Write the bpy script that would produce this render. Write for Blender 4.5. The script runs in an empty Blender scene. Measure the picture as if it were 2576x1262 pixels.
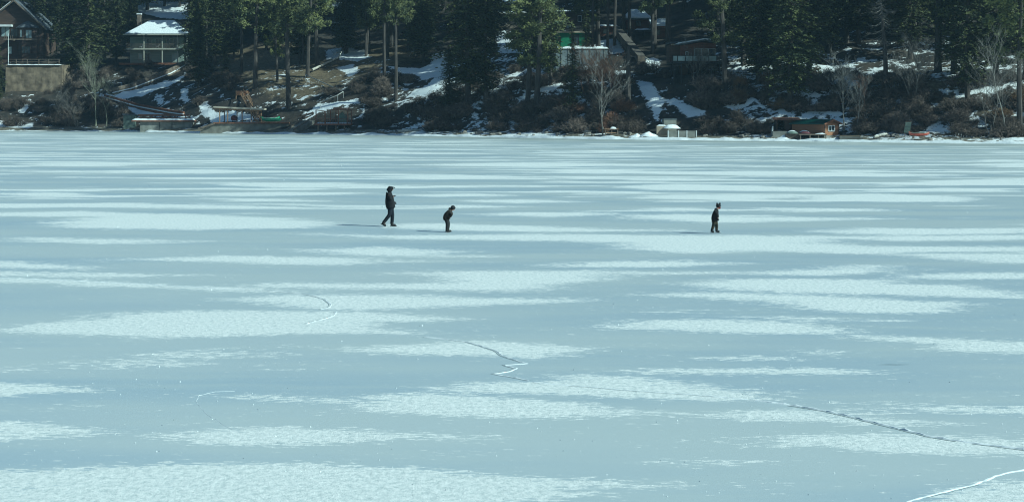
import bpy, math, random
import numpy as np
from mathutils import Vector, Matrix, noise as mn
R = math.radians
random.seed(7)
S = bpy.context.scene
COL = S.collection
# ---------------------------------------------------------------- camera, sky, sun, exposure
F, H, HY, CX = 4400.0, 5.3, 265.0, 1288.0        # focal length and horizon in units of a 2576 px wide frame, eye height (m)
cd = bpy.data.cameras.new('camera'); cam = bpy.data.objects.new('camera', cd); COL.objects.link(cam)
cam.location = (0, 0, H); cam.rotation_euler = (R(90), 0, 0)
cd.sensor_width = 36; cd.lens = 36 * F / 2576; cd.shift_y = -(631 - HY) / 2576; cd.clip_start = .5; cd.clip_end = 3000
S.camera = cam
S.cycles.pixel_filter_type = 'BLACKMAN_HARRIS'; S.cycles.filter_width = 1.1
SUN_EL, SUN_AZ = R(33), R(115)                     # azimuth clockwise from +Y (away from the camera)
w = bpy.data.worlds.new('World'); S.world = w; w.use_nodes = True
nt = w.node_tree; bg = nt.nodes['Background']; sky = nt.nodes.new('ShaderNodeTexSky')
sky.sky_type = 'NISHITA'; sky.sun_disc = False; sky.sun_elevation = SUN_EL; sky.sun_rotation = SUN_AZ
nt.links.new(sky.outputs[0], bg.inputs[0]); bg.inputs[1].default_value = 0.055
sd = bpy.data.lights.new('sun', 'SUN'); sd.energy = 4.5; sd.angle = R(.5); sd.color = (1.0, .95, .77)
so = bpy.data.objects.new('sun', sd); COL.objects.link(so)
sv = Vector((math.sin(SUN_AZ) * math.cos(SUN_EL), math.cos(SUN_AZ) * math.cos(SUN_EL), math.sin(SUN_EL)))
so.rotation_euler = sv.to_track_quat('Z', 'Y').to_euler(); so.location = (60, -60, 60)
vs = S.view_settings; vs.view_transform = 'Standard'; vs.look = 'None'; vs.exposure = 0.32; vs.gamma = 1
vs.use_white_balance = True; vs.white_balance_temperature = 5000; vs.white_balance_tint = -12

def P(px, py, Y): return Vector(((px - CX) * Y / F, Y, H - (py - HY) * Y / F))
def G(px, py):
    Y = F * H / (py - HY); return Vector(((px - CX) * Y / F, Y, 0))
# ---------------------------------------------------------------- materials
def mat(name, c1, c2=None, scale=2.0, rough=.85, stretch=(1, 1, 1), bump=0.0, metal=0, detail=5, lo=.35, hi=.65, spec=.3, rnd=0.0):
    m = bpy.data.materials.new(name); m.use_nodes = True; n = m.node_tree.nodes; l = m.node_tree.links
    b = n['Principled BSDF']; b.inputs['Roughness'].default_value = rough; b.inputs['Metallic'].default_value = metal
    b.inputs['Specular IOR Level'].default_value = spec
    c1 = (*c1, 1); c2 = (*(c2 or tuple(x * .65 for x in c1[:3])), 1)
    tc = n.new('ShaderNodeTexCoord'); mp = n.new('ShaderNodeMapping'); mp.inputs['Scale'].default_value = stretch
    nz = n.new('ShaderNodeTexNoise'); nz.inputs['Scale'].default_value = scale; nz.inputs['Detail'].default_value = detail
    cr = n.new('ShaderNodeValToRGB'); cr.color_ramp.elements[0].position = lo; cr.color_ramp.elements[1].position = hi
    cr.color_ramp.elements[0].color = c2; cr.color_ramp.elements[1].color = c1
    l.new(tc.outputs['Object'], mp.inputs[0]); l.new(mp.outputs[0], nz.inputs[0]); l.new(nz.outputs[0], cr.inputs[0])
    out = cr.outputs[0]
    if rnd:
        oi = n.new('ShaderNodeObjectInfo'); hs = n.new('ShaderNodeHueSaturation')
        mr = n.new('ShaderNodeMapRange'); mr.inputs[3].default_value = 1 - rnd; mr.inputs[4].default_value = 1 + rnd
        l.new(oi.outputs['Random'], mr.inputs[0]); l.new(mr.outputs[0], hs.inputs['Value']); l.new(out, hs.inputs['Color']); out = hs.outputs[0]
    l.new(out, b.inputs['Base Color'])
    if bump:
        bp = n.new('ShaderNodeBump'); bp.inputs['Strength'].default_value = bump; bp.inputs['Distance'].default_value = .05
        l.new(nz.outputs[0], bp.inputs['Height']); l.new(bp.outputs[0], b.inputs['Normal'])
    return m
M = {}
M['snow'] = mat('snow_white', (.82, .83, .84), (.66, .68, .70), 3, .7, bump=.4)
M['bark'] = mat('pine_bark', (.085, .072, .064), (.036, .032, .030), 3, .95, (1, 1, .25), .5)
M['bark_fir'] = mat('fir_bark', (.09, .075, .065), (.035, .03, .028), 3, .95, (1, 1, .3), .5)
M['bark_pale'] = mat('pale_bark', (.30, .28, .25), (.13, .12, .11), 2, .9, (1, 1, .5))
M['bark_grey'] = mat('grey_bark', (.22, .20, .18), (.10, .09, .08), 2, .9)
M['fir'] = mat('fir_needles', (.145, .152, .052), (.034, .045, .026), .9, .75, detail=3, lo=.38, hi=.66, rnd=.3)
M['pine'] = mat('pine_needles', (.15, .155, .052), (.036, .048, .026), 1.1, .75, detail=3, lo=.36, hi=.64, rnd=.3)
M['twig'] = mat('brown_twigs', (.21, .165, .135), (.035, .029, .027), 1.4, .95, rnd=.3)
M['twig_red'] = mat('russet_twigs', (.24, .13, .08), (.10, .06, .045), .8, .95)
M['tan'] = mat('dry_bracken', (.26, .17, .09), (.12, .075, .045), .6, .95, rnd=.2)
M['brown_wood'] = mat('dark_brown_siding', (.085, .055, .042), (.05, .034, .028), 1, .8, (.3, .3, 6))
M['red_wood'] = mat('redwood_siding', (.17, .075, .05), (.10, .045, .032), 1, .8, (.3, .3, 6))
M['orange_wood'] = mat('orange_cedar', (.34, .17, .09), (.22, .11, .06), 1, .7, (.4, .4, 7))
M['new_wood'] = mat('new_lumber', (.30, .19, .115), (.19, .12, .075), 2, .8)
M['old_wood'] = mat('weathered_wood', (.20, .16, .125), (.10, .08, .065), 2, .9)
M['cream'] = mat('pale_green_siding', (.24, .29, .26), (.18, .22, .20), 1, .8, (.3, .3, 6))
M['cream_paint'] = mat('cream_paint', (.42, .41, .35), (.33, .32, .27), 1, .6)
M['white_paint'] = mat('white_paint', (.72, .74, .74), (.58, .60, .60), 2, .5)
M['beige'] = mat('beige_render', (.40, .33, .25), (.30, .25, .19), 1, .8)
M['green_wall'] = mat('green_siding', (.03, .17, .08), (.022, .12, .06), 1, .7)
M['dark'] = mat('dark_shadow_board', (.03, .03, .033), (.02, .02, .022), 1, .8)  # near-black tone shared by seams, stilts, trim and dark walls
M['glass'] = mat('window_glass', (.05, .065, .08), (.03, .04, .05), 1, .08, spec=.6)
M['curtain_glass'] = mat('pale_curtained_glass', (.34, .42, .42), (.24, .30, .31), 1, .15, spec=.6)
M['roof'] = mat('grey_shingles', (.12, .13, .15), (.07, .08, .09), 3, .85)
M['green_roof'] = mat('green_metal_roof', (.014, .07, .058), (.010, .05, .042), 1, .4, (1, 1, 1))
M['concrete'] = mat('concrete', (.25, .25, .225), (.15, .15, .135), .8, .9, bump=.2)
M['concrete_dark'] = mat('weathered_concrete', (.22, .21, .18), (.13, .125, .11), .8, .9, bump=.2)
M['tan_wall'] = mat('tan_shotcrete', (.21, .165, .115), (.115, .09, .066), .9, .95, bump=.5)
M['canopy'] = mat('faded_canopy_roof', (.50, .44, .35), (.40, .35, .28), 1, .7)
M['green_boat'] = mat('green_hull', (.06, .36, .17), (.04, .26, .12), 1, .4)
M['red_boat'] = mat('red_hull', (.42, .095, .06), (.32, .075, .05), 1, .4)
M['maroon'] = mat('maroon_cover', (.12, .035, .045), (.07, .025, .03), 2, .8)
M['tarp'] = mat('grey_green_tarp', (.16, .20, .17), (.10, .13, .11), 1.5, .8)
M['steel'] = mat('galvanised_pipe', (.42, .42, .40), (.30, .30, .29), 3, .5, metal=.3)
M['rock'] = mat('shore_rock', (.30, .27, .23), (.13, .12, .11), 2, .95, bump=.6)
M['rust'] = mat('rusty_timber', (.22, .10, .06), (.12, .06, .04), 2, .9)

class MB:
    def __init__(s): s.v = []; s.f = []
    def box(s, x0, x1, y0, y1, z0, z1):
        b = len(s.v); s.v += [(x, y, z) for z in (z0, z1) for y in (y0, y1) for x in (x0, x1)]
        s.f += [tuple(b + i for i in q) for q in ((0, 2, 3, 1), (4, 5, 7, 6), (0, 1, 5, 4), (2, 6, 7, 3), (0, 4, 6, 2), (1, 3, 7, 5))]; return s
    def tube(s, pts, rads, n=6, cap=True):
        pts = [Vector(p) for p in pts]; b0 = len(s.v)
        if not hasattr(rads, '__len__'): rads = [rads] * len(pts)
        for i, p in enumerate(pts):
            t = (pts[min(i + 1, len(pts) - 1)] - pts[max(i - 1, 0)]).normalized()
            a = t.cross(Vector((0, 0, 1)) if abs(t.z) < .9 else Vector((1, 0, 0))).normalized(); c = t.cross(a)
            for k in range(n):
                an = 2 * math.pi * k / n; s.v.append(tuple(p + (a * math.cos(an) + c * math.sin(an)) * rads[i]))
        for i in range(len(pts) - 1):
            for k in range(n):
                k2 = (k + 1) % n; s.f.append((b0 + i * n + k, b0 + i * n + k2, b0 + (i + 1) * n + k2, b0 + (i + 1) * n + k))
        if cap: s.f.append(tuple(range(b0, b0 + n))); s.f.append(tuple(b0 + (len(pts) - 1) * n + k for k in range(n)))
        return s
    def bar(s, p, q, w=.1, h=None):
        p = Vector(p); q = Vector(q); h = h or w; t = (q - p).normalized()
        a = (t.cross(Vector((0, 0, 1))) if abs(t.z) < .95 else Vector((1, 0, 0))).normalized() * w / 2; c = t.cross(a).normalized() * h / 2
        b = len(s.v); s.v += [tuple(e + u) for e in (p, q) for u in (-a - c, a - c, a + c, -a + c)]
        s.f += [tuple(b + i for i in z) for z in ((0, 1, 2, 3), (7, 6, 5, 4), (0, 4, 5, 1), (1, 5, 6, 2), (2, 6, 7, 3), (3, 7, 4, 0))]; return s
    def prism(s, poly, y0, y1):                     # poly in (x, z), extruded along y
        b = len(s.v); n = len(poly); s.v += [(x, y0, z) for x, z in poly] + [(x, y1, z) for x, z in poly]
        s.f += [tuple(b + i for i in range(n)), tuple(b + n + i for i in reversed(range(n)))]
        s.f += [(b + i, b + n + i, b + n + (i + 1) % n, b + (i + 1) % n) for i in range(n)]; return s
    def prismx(s, poly, x0, x1):                    # poly in (y, z), extruded along x
        b = len(s.v); n = len(poly); s.v += [(x0, y, z) for y, z in poly] + [(x1, y, z) for y, z in poly]
        s.f += [tuple(b + i for i in range(n)), tuple(b + n + i for i in reversed(range(n)))]
        s.f += [(b + i, b + n + i, b + n + (i + 1) % n, b + (i + 1) % n) for i in range(n)]; return s
    def hip(s, x0, x1, y0, y1, z, rise, inset, t=.18):
        b = len(s.v); ym = (y0 + y1) / 2
        for dz in (0, t): s.v += [(x0, y0, z + dz), (x1, y0, z + dz), (x1, y1, z + dz), (x0, y1, z + dz), (x0 + inset, ym, z + rise + dz), (x1 - inset, ym, z + rise + dz)]
        up = [(0, 1, 5, 4), (1, 2, 5), (2, 3, 4, 5), (3, 0, 4)]
        s.f += [tuple(b + 6 + i for i in q) for q in up] + [(b, b + 3, b + 2, b + 1)]
        s.f += [(b + i, b + (i + 1) % 4, b + 6 + (i + 1) % 4, b + 6 + i) for i in range(4)]; return s
def link(name, me, m, parent=None):
    o = bpy.data.objects.new(name, me); COL.objects.link(o)
    if m and not me.materials: me.materials.append(m)
    if parent: o.parent = parent
    return o
def obj(name, mb, m, parent=None, smooth=False):
    me = bpy.data.meshes.new(name); me.from_pydata([tuple(v) for v in mb.v], [], mb.f); me.update()
    if smooth: me.polygons.foreach_set('use_smooth', [True] * len(me.polygons))
    return link(name, me, m, parent)
def tag(o, label, cat, group=None, kind=None):
    if label: o['label'] = label
    if cat: o['category'] = cat
    if group: o['group'] = group
    if kind: o['kind'] = kind
    return o
def thing(name, label, cat, loc, rz=0, group=None):
    o = bpy.data.objects.new(name, None); COL.objects.link(o); o.location = loc; o.rotation_euler = (0, 0, rz); o.empty_display_size = .3
    return tag(o, label, cat, group)

# ---------------------------------------------------------------- shore line and terrain height
SH = [G(*p) for p in ((0, 329.5), (300, 331), (600, 336), (1000, 341), (1500, 350), (2100, 356.5), (2576, 362))]
shx = [-300] + [p.x for p in SH] + [260]; shy = [SH[0].y + 60] + [p.y for p in SH] + [SH[-1].y - 50]
def shore(x): return float(np.interp(x, shx, shy))
PU = [-6, 0, 2, 7, 10, 24, 55, 75, 110, 160, 260]; PZ = [-.6, -.02, .25, .85, 1.7, 8.6, 16, 20, 31, 46, 78]
def hgt(x, y):
    u = y - shore(x); z = float(np.interp(u, PU, PZ))
    k = min(max((u - 5) / 12, 0), 1)
    z += k * .22 * (mn.noise(Vector((x * .12, u * .42, 7.7))) + mn.noise(Vector((x * .3, u * 1.1, 1.7))) * .5); z += k * (mn.fractal(Vector((x * .045, y * .045, 3.1)), 1.0, 2.0, 4) * 1.3 + mn.fractal(Vector((x * .2, y * .2, 9.1)), 1.0, 2.0, 4) * .45)
    if 0 < u < 9: z += .12 * mn.noise(Vector((x * .5, y * .5, 0)))
    return z
def T(px, py):                                      # point of the hillside seen at a frame position
    k = (px - CX) / F; lo = None; Y = 225.0
    while Y < 520:
        x = k * Y
        if Y > shore(x) and hgt(x, Y) >= H - (py - HY) * Y / F: break
        Y += .7
    return Vector((k * Y, Y, hgt(k * Y, Y)))
def sdf(Q, poly):                                   # signed distance, positive inside
    d = np.full(len(Q), 1e18); ins = np.zeros(len(Q), bool); n = len(poly)
    for i in range(n):
        a = poly[i]; b = poly[i - 1]; e = b - a; wv = Q - a
        t = np.clip((wv @ e) / max(e @ e, 1e-9), 0, 1); df = wv - t[:, None] * e
        d = np.minimum(d, (df * df).sum(1))
        c = (a[1] <= Q[:, 1]) != (b[1] <= Q[:, 1])
        xi = a[0] + (Q[:, 1] - a[1]) / (e[1] if abs(e[1]) > 1e-9 else 1e-9) * e[0]
        ins ^= c & (Q[:, 0] < xi)
    d = np.sqrt(d); return np.where(ins, d, -d)
def field(xy, polys, sx, clip, gain=None):
    f = np.full(len(xy), -clip, float)
    for poly, off in polys:
        pad = 6; m = (xy[:, 0] > poly[:, 0].min() - pad) & (xy[:, 0] < poly[:, 0].max() + pad) & (xy[:, 1] > poly[:, 1].min() - pad) & (xy[:, 1] < poly[:, 1].max() + pad)
        if not m.any(): continue
        q = xy[m] * (sx, 1); s = sdf(q, poly * (sx, 1))
        if gain is not None: s = s * gain[m]
        s = np.clip(s, -clip, clip)
        if off: s = np.minimum(s, 0) - off * np.ones_like(s) if off > 0 else s
        f[m] = np.maximum(f[m], s)
    return f

# ---------------------------------------------------------------- the frozen lake
# outlines of the snow patches, read off the photograph and laid on the ice
ICE = '''
0,828 60,818 180,806 270,798 330,786 480,783 640,783 830,783 1000,789 1060,793 1110,802 1050,808 930,808 900,815 960,826 1010,838 900,835 700,840 500,845 380,847 200,842 50,832 0,832
600,752 700,743 830,742 1000,743 1200,748 1350,750 1445,757 1280,762 1100,772 900,777 800,775 700,765
630,716 780,712 1000,714 1120,712 1140,702 1100,690 1000,687 1120,682 1300,682 1500,680 1530,694 1480,706 1400,710 1390,724 1280,731 1000,727 800,725
1480,684 1700,686 1900,683 2050,680 2120,671 2200,668 2230,677 2150,686 2080,692 1850,688 1650,688
1745,715 1830,703 2000,702 2200,705 2260,712 2400,720 2500,730 2576,742 2600,748 2400,745 2300,742 2200,740 2000,735 1850,730
1620,741 1720,738 1830,736 2000,742 2200,750 2300,758 2440,765 2380,775 2400,782 2280,788 2150,785 2020,772 1900,755 1750,747
1520,820 1640,808 1740,805 1900,808 2000,814 2080,828 2150,838 2050,838 1900,836 1750,832 1620,826
2050,832 2200,845 2300,850 2400,855 2576,862 2660,866 2660,890 2576,887 2400,880 2360,878 2410,866 2300,857 2150,849
870,880 980,870 1100,866 1170,858 1300,862 1400,868 1480,875 1440,882 1350,898 1300,897 1200,893 1050,890 930,884
1180,972 1230,962 1420,960 1450,945 1560,948 1700,960 1780,970 1850,985 1930,1003 1800,1005 1650,1000 1500,995 1300,990 1200,983
920,1025 970,1015 950,998 1050,992 1150,994 1290,1000 1400,1010 1550,1025 1620,1035 1560,1045 1400,1050 1250,1047 1100,1040 990,1035
1770,1042 1850,1038 2000,1035 2100,1048 2250,1052 2370,1062 2250,1068 2200,1066 2100,1058 1900,1053
380,1095 470,1092 560,1082 700,1078 850,1080 1000,1090 1230,1098 1100,1100 950,1105 850,1112 700,1118 560,1115 480,1108 500,1100
-60,1058 0,1062 100,1068 200,1075 270,1082 200,1092 100,1100 0,1105 -60,1108
-80,962 0,965 100,970 220,980 230,985 100,987 0,997 -80,1000
-100,1190 0,1185 150,1182 250,1175 400,1168 560,1165 800,1170 1000,1180 1200,1195 1450,1205 1600,1222 1450,1230 1500,1245 1300,1262 1150,1290 900,1340 -100,1340
2310,1275 2400,1240 2450,1225 2576,1210 2650,1210 2650,1330 2400,1330
1900,1100 2000,1090 2200,1090 2340,1095 2576,1105 2660,1110 2660,1148 2576,1143 2400,1138 2250,1135 2150,1130 2100,1118 1960,1116
140,560 250,545 300,535 500,540 700,548 850,565 760,572 500,577 300,575 160,570
-50,535 200,532 400,538 250,545 -50,543
-50,513 300,512 500,515 700,520 900,526 600,525 200,521 -50,523
50,598 250,601 480,606 300,611 120,606
270,652 480,648 550,643 700,645 900,650 940,660 850,665 700,663 500,657
790,628 950,622 1130,632 1080,638 1240,645 1000,644 880,640
-50,656 100,662 210,672 220,677 100,675 -50,670
-50,684 250,689 480,692 300,696 -50,693
-50,697 200,707 400,717 600,725 750,735 600,731 400,725 200,715 -50,706
990,565 1100,562 1300,568 1500,575 1700,580 1400,583 1200,580 1000,573
780,588 1000,592 1200,590 1500,590 1650,592 1850,592 2200,595 2620,590 2620,600 2300,606 2100,600 2050,612 2200,620 2620,620 2620,634 2400,632 2200,638 2050,634 1900,630 1750,636 1600,628 1550,610 1400,605 1200,603 1000,600
2250,640 2400,637 2620,640 2620,662 2420,652
1380,668 1500,660 1700,655 1850,662 1700,670 1500,672
2300,690 2400,688 2620,685 2620,700 2420,702 2250,696
2080,580 2200,574 2620,575 2620,586 2300,590 2150,588
1560,543 1700,538 1900,545 2240,550 2000,555 1800,560 1640,552
1550,470 1700,462 1900,468 2100,475 2080,482 1900,480 1650,478
1590,497 1700,492 1960,498 1850,504 1700,501
2030,490 2200,487 2450,497 2400,507 2250,508 2050,504
1620,524 1750,522 1830,530 1700,531
1920,523 2150,525 2250,530 2000,533
1290,534 1500,535 1520,540 1380,545 1200,539
1150,504 1340,502 1450,508 1300,511
-40,487 150,484 240,490 100,493
460,487 700,483 950,485 800,491 600,493
530,498 730,501 850,507 600,506
640,998 800,1001 920,1010 850,1013 720,1007
1600,932 1750,925 1900,927 2050,927 2170,935 2050,939 1800,939 1650,937
990,490 1200,487 1300,492 1100,495
1000,519 1150,516 1320,520 1150,523
560,466 800,462 980,468 700,471
900,445 1150,440 1400,446 1100,450
200,430 500,426 780,432 500,436
1500,435 1900,430 2300,437 1900,441
2300,455 2576,450 2600,458 2400,462
0,412 260,408 500,412 200,417
1000,415 1300,409 1700,414 1350,420
2372,415 2600,409 2600,419
1280,590 1350,588 1420,592 1300,596
'''
FAINT = '''
100,915 250,905 400,903 500,916 350,926 200,924
360,892 480,880 600,876 750,890 650,897 500,902
1780,900 1900,895 2000,905 1850,907
2000,882 2130,882 2080,890
1600,1162 1750,1154 1900,1160 1750,1170
1760,1108 1900,1096 2000,1100 2120,1120 1960,1124
1600,1036 1700,1034 1850,1045 1700,1050
1420,1204 1560,1206 1700,1218 1560,1226
1040,972 1180,978 1080,984
850,877 960,868 930,888
1740,985 1900,975 2000,985 1900,1000
-40,918 60,920 70,932 -40,934
2100,1055 2350,1055 2420,1068 2250,1075
'''
def rd(txt, off, proj):
    out = []
    for ln in txt.strip().split('\n'):
        p = [proj(*map(float, q.split(','))) for q in ln.split()]; out.append((np.array([(a.x, a.y) for a in p]), off))
    return out
ys = np.concatenate([[-30, -10, 2, 8, 12, 15, 17], F * H / np.linspace(1180, 60, 430), [450, 560]])
ts = np.linspace(-.43, .43, 560)
XX = ts[None, :] * (ys[:, None] + 28) * np.where(ys[:, None] < 0, 1.5, 1); YY = np.repeat(ys[:, None], len(ts), 1)
xy = np.stack([XX.ravel(), YY.ravel()], 1); ny, nx = XX.shape
gain = np.clip(42 / np.maximum(xy[:, 1], 20), .1, 1.4)
fld = np.maximum(field(xy, rd(ICE, 0, G), .5, .60, gain) + .07, field(xy, rd(FAINT, .13, G), .5, .66, gain))
far = np.clip((xy[:, 1] - 62) / 60, 0, 1)
dark = field(xy, rd('2188,916 2230,913 2290,914 2314,917 2260,920 2210,919', 0, G), 1, .5)
me = bpy.data.meshes.new('lake_ice')
me.vertices.add(len(xy)); me.vertices.foreach_set('co', np.column_stack([xy, np.zeros(len(xy))]).astype(np.float32).ravel())
i = (np.arange(ny - 1)[:, None] * nx + np.arange(nx - 1)[None, :]).ravel()
q = np.stack([i, i + 1, i + nx + 1, i + nx], 1).astype(np.int32)
me.loops.add(q.size); me.loops.foreach_set('vertex_index', q.ravel()); me.polygons.add(len(q))
me.polygons.foreach_set('loop_start', np.arange(0, q.size, 4, dtype=np.int32)); me.update(calc_edges=True); me.validate()
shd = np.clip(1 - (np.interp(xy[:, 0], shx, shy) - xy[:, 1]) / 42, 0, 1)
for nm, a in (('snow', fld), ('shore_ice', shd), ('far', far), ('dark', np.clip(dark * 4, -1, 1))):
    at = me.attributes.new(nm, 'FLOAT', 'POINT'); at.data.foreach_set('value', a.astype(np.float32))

class NT:                                           # small node-graph writer
    def __init__(s, name):
        s.m = bpy.data.materials.new(name); s.m.use_nodes = True; s.t = s.m.node_tree; s.n = s.t.nodes; s.b = s.n['Principled BSDF']
        s.pos = s.n.new('ShaderNodeNewGeometry').outputs['Position']
    def set(s, inp, v):
        if isinstance(v, bpy.types.NodeSocket): s.t.links.new(v, inp)
        else: inp.default_value = v
    def math(s, op, a, b=0, c=0):
        n = s.n.new('ShaderNodeMath'); n.operation = op
        for k, v in enumerate((a, b, c)): s.set(n.inputs[k], v)
        return n.outputs[0]
    def noise(s, scale, detail=4, rough=.55, off=(0, 0, 0)):
        mp = s.n.new('ShaderNodeMapping'); mp.inputs['Scale'].default_value = scale; mp.inputs['Location'].default_value = off
        s.t.links.new(s.pos, mp.inputs[0]); n = s.n.new('ShaderNodeTexNoise'); n.inputs['Scale'].default_value = 1
        n.inputs['Detail'].default_value = detail; n.inputs['Roughness'].default_value = rough; s.t.links.new(mp.outputs[0], n.inputs[0]); return n.outputs[0]
    def ss(s, v, lo, hi, a=0., b=1.):
        n = s.n.new('ShaderNodeMapRange'); n.interpolation_type = 'SMOOTHSTEP'
        for k, x in enumerate((v, lo, hi, a, b)): s.set(n.inputs[k], x)
        return n.outputs[0]
    def mix(s, f, a, b):
        n = s.n.new('ShaderNodeMix'); n.data_type = 'RGBA'; s.set(n.inputs[0], f)
        for k, x in ((6, a), (7, b)): s.set(n.inputs[k], (*x, 1) if isinstance(x, tuple) else x)
        return n.outputs[2]
    def attr(s, name): n = s.n.new('ShaderNodeAttribute'); n.attribute_name = name; return n.outputs['Fac']
g = NT('frosted_ice')
edge = g.noise((1.7, 4.2, 1), 8, .72); edge2 = g.noise((3.2, 11, 1), 5, .66, (2, 9, 0)); wob = g.noise((.35, .8, 1), 3, .5, (5, 2, 0))
bgn = g.noise((.05, .24, 1), 6, .64, (11, 3, 0)); bgf = g.math('MULTIPLY', g.math('SUBTRACT', bgn, g.ss(g.attr('far'), 0, 1, .66, .535)), 11.0)
fl = g.math('MAXIMUM', g.attr('snow'), bgf)
fl = g.math('ADD', fl, g.math('MULTIPLY', g.ss(g.attr('far'), 0, 1, 1, .42), g.math('ADD', g.math('ADD', g.math('MULTIPLY', g.math('SUBTRACT', edge, .5), 1.7), g.math('MULTIPLY', g.math('SUBTRACT', edge2, .5), 3.2)), g.math('MULTIPLY', g.math('SUBTRACT', wob, .5), 1.1))))
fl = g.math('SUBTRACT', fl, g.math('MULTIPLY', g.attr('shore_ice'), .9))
mask = g.ss(fl, -.02, .05)
fine = g.noise((9, 6, 1), 8, .80); tone = g.noise((.05, .16, 1), 4, .5, (1, 7, 0)); tone2 = g.noise((.22, .9, 1), 5, .6, (4, 1, 0)); tone3 = g.noise((.02, .10, 1), 2, .5, (8, 8, 0))
ice = g.mix(g.ss(tone, .36, .62), (.415, .48, .53), (.515, .555, .56))
ice = g.mix(g.ss(tone2, .40, .75, 0, .5), ice, (.52, .56, .55))
ice = g.mix(g.ss(tone3, .55, .75, 0, .35), ice, (.385, .455, .515))
ice = g.mix(g.math('MULTIPLY', g.ss(fine, .45, .75), .16), ice, (.65, .68, .68))
ice = g.mix(g.ss(g.attr('dark'), 0, 1, 0, .7), ice, (.05, .08, .09))
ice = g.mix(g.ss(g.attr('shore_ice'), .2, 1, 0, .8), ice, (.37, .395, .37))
snow = g.mix(g.ss(fine, .32, .64), (.51, .55, .55), (.85, .84, .82))
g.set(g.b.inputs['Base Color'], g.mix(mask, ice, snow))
g.set(g.b.inputs['Roughness'], g.ss(mask, 0, 1, .38, .75)); g.b.inputs['Specular IOR Level'].default_value = .35
bp = g.n.new('ShaderNodeBump'); bp.inputs['Strength'].default_value = .8; bp.inputs['Distance'].default_value = .04
g.set(bp.inputs['Strength'], g.ss(mask, 0, 1, .04, .55)); g.set(bp.inputs['Height'], g.math('ADD', fine, edge)); g.set(g.b.inputs['Normal'], bp.outputs[0])
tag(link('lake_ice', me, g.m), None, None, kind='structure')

# ---------------------------------------------------------------- the hillside
HS = '''
1015,252 1060,222 1090,200 1130,186 1140,205 1105,228 1070,252 1040,250
955,166 1000,170 1045,172 1085,163 1140,165 1140,190 1085,198 1060,212 1045,190 1000,184
1085,138 1120,130 1128,166 1082,168
1593,200 1630,206 1652,230 1672,256 1662,290 1655,318 1645,305 1625,265 1605,230
1248,74 1275,76 1302,108 1340,124 1338,140 1250,137
820,128 870,122 925,126 935,145 900,157 820,152
845,170 890,160 905,180 880,194
228,242 300,238 360,222 450,196 470,180 455,205 380,235 310,250 330,266 400,276 480,292 500,300 400,296 330,286 300,262
395,242 412,240 412,272 395,268
455,226 475,222 474,262 452,256
498,264 522,254 545,292 512,304
40,266 78,248 84,260 62,288 44,282
-20,302 60,306 90,314 75,324 -20,320
762,292 800,262 850,255 905,248 908,262 850,272 800,286 775,306
1100,288 1125,298 1132,322 1112,322
1478,226 1530,232 1550,262 1510,274 1480,258
1540,180 1590,178 1600,200 1570,205
1660,250 1700,252 1735,270 1775,280 1782,302 1730,298 1700,276
1815,270 1870,262 1900,240 1908,260 1850,282
2055,166 2140,160 2205,210 2160,242 2075,214
2150,196 2260,205 2262,225 2180,222
2068,268 2110,276 2130,292 2090,302 2050,290
2290,225 2340,228 2345,262 2320,258
2280,300 2320,285 2340,318 2300,320
2160,290 2200,300 2230,330 2180,318
1620,150 1660,150 1662,190 1620,185
1400,118 1545,118 1545,130 1400,130
1500,108 1560,95 1575,130 1530,140
330,0 470,0 480,50 400,45 340,30
1360,210 1400,205 1395,235 1350,235
520,290 545,280 640,290 660,306 530,310
2000,320 2050,322 2045,352 1960,345
'''
GR = '''
520,120 700,110 900,120 1040,95 1090,140 1000,165 900,200 760,260 640,240 540,215
2330,170 2450,160 2450,260 2300,250
1860,200 1960,220 1980,280 1880,260
2440,260 2576,230 2576,300 2450,300
1830,130 1890,140 1900,180 1840,180
'''
gx = np.arange(-200, 175, .75); gu = np.concatenate([np.arange(-5, 30, .5), np.arange(30, 70, .9), np.arange(70, 262, 2.4)])
shv = np.interp(gx, shx, shy); VX = np.repeat(gx[None, :], len(gu), 0); VY = shv[None, :] + gu[:, None]
VZ = np.array([hgt(x, y) for x, y in zip(VX.ravel(), VY.ravel())])
xy = np.stack([VX.ravel(), VY.ravel()], 1); ny, nx = VX.shape
sn = field(xy, rd(HS, 0, T), .8, 1.2); gr = field(xy, rd(GR, 0, T), .7, 3)
U = (VY - shv[None, :]).ravel()
cover = np.interp(VX.ravel(), [-110, -60, -30, 0, 14, 19, 31, 37, 70], [.10, .10, .12, .27, .25, .08, .10, .24, .24]) - np.clip((U - 32) / 30, 0, 1) * .16
berm = np.clip(1.2 - np.abs(U - 1.2) * 1.1, -1, 1)
me = bpy.data.meshes.new('hillside'); me.vertices.add(len(xy)); me.vertices.foreach_set('co', np.column_stack([xy, VZ]).astype(np.float32).ravel())
i = (np.arange(ny - 1)[:, None] * nx + np.arange(nx - 1)[None, :]).ravel(); q = np.stack([i, i + 1, i + nx + 1, i + nx], 1).astype(np.int32)
me.loops.add(q.size); me.loops.foreach_set('vertex_index', q.ravel()); me.polygons.add(len(q))
me.polygons.foreach_set('loop_start', np.arange(0, q.size, 4, dtype=np.int32)); me.update(calc_edges=True); me.validate()
me.polygons.foreach_set('use_smooth', [True] * len(me.polygons))
for nm, a in (('snow', np.clip(sn * 1.4, -1.2, 1.2)), ('grass', gr), ('cover', cover), ('beach', np.where(U < 7, 1.0, 0.0)), ('berm', berm)):
    at = me.attributes.new(nm, 'FLOAT', 'POINT'); at.data.foreach_set('value', a.astype(np.float32))
g = NT('hillside_ground')
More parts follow.
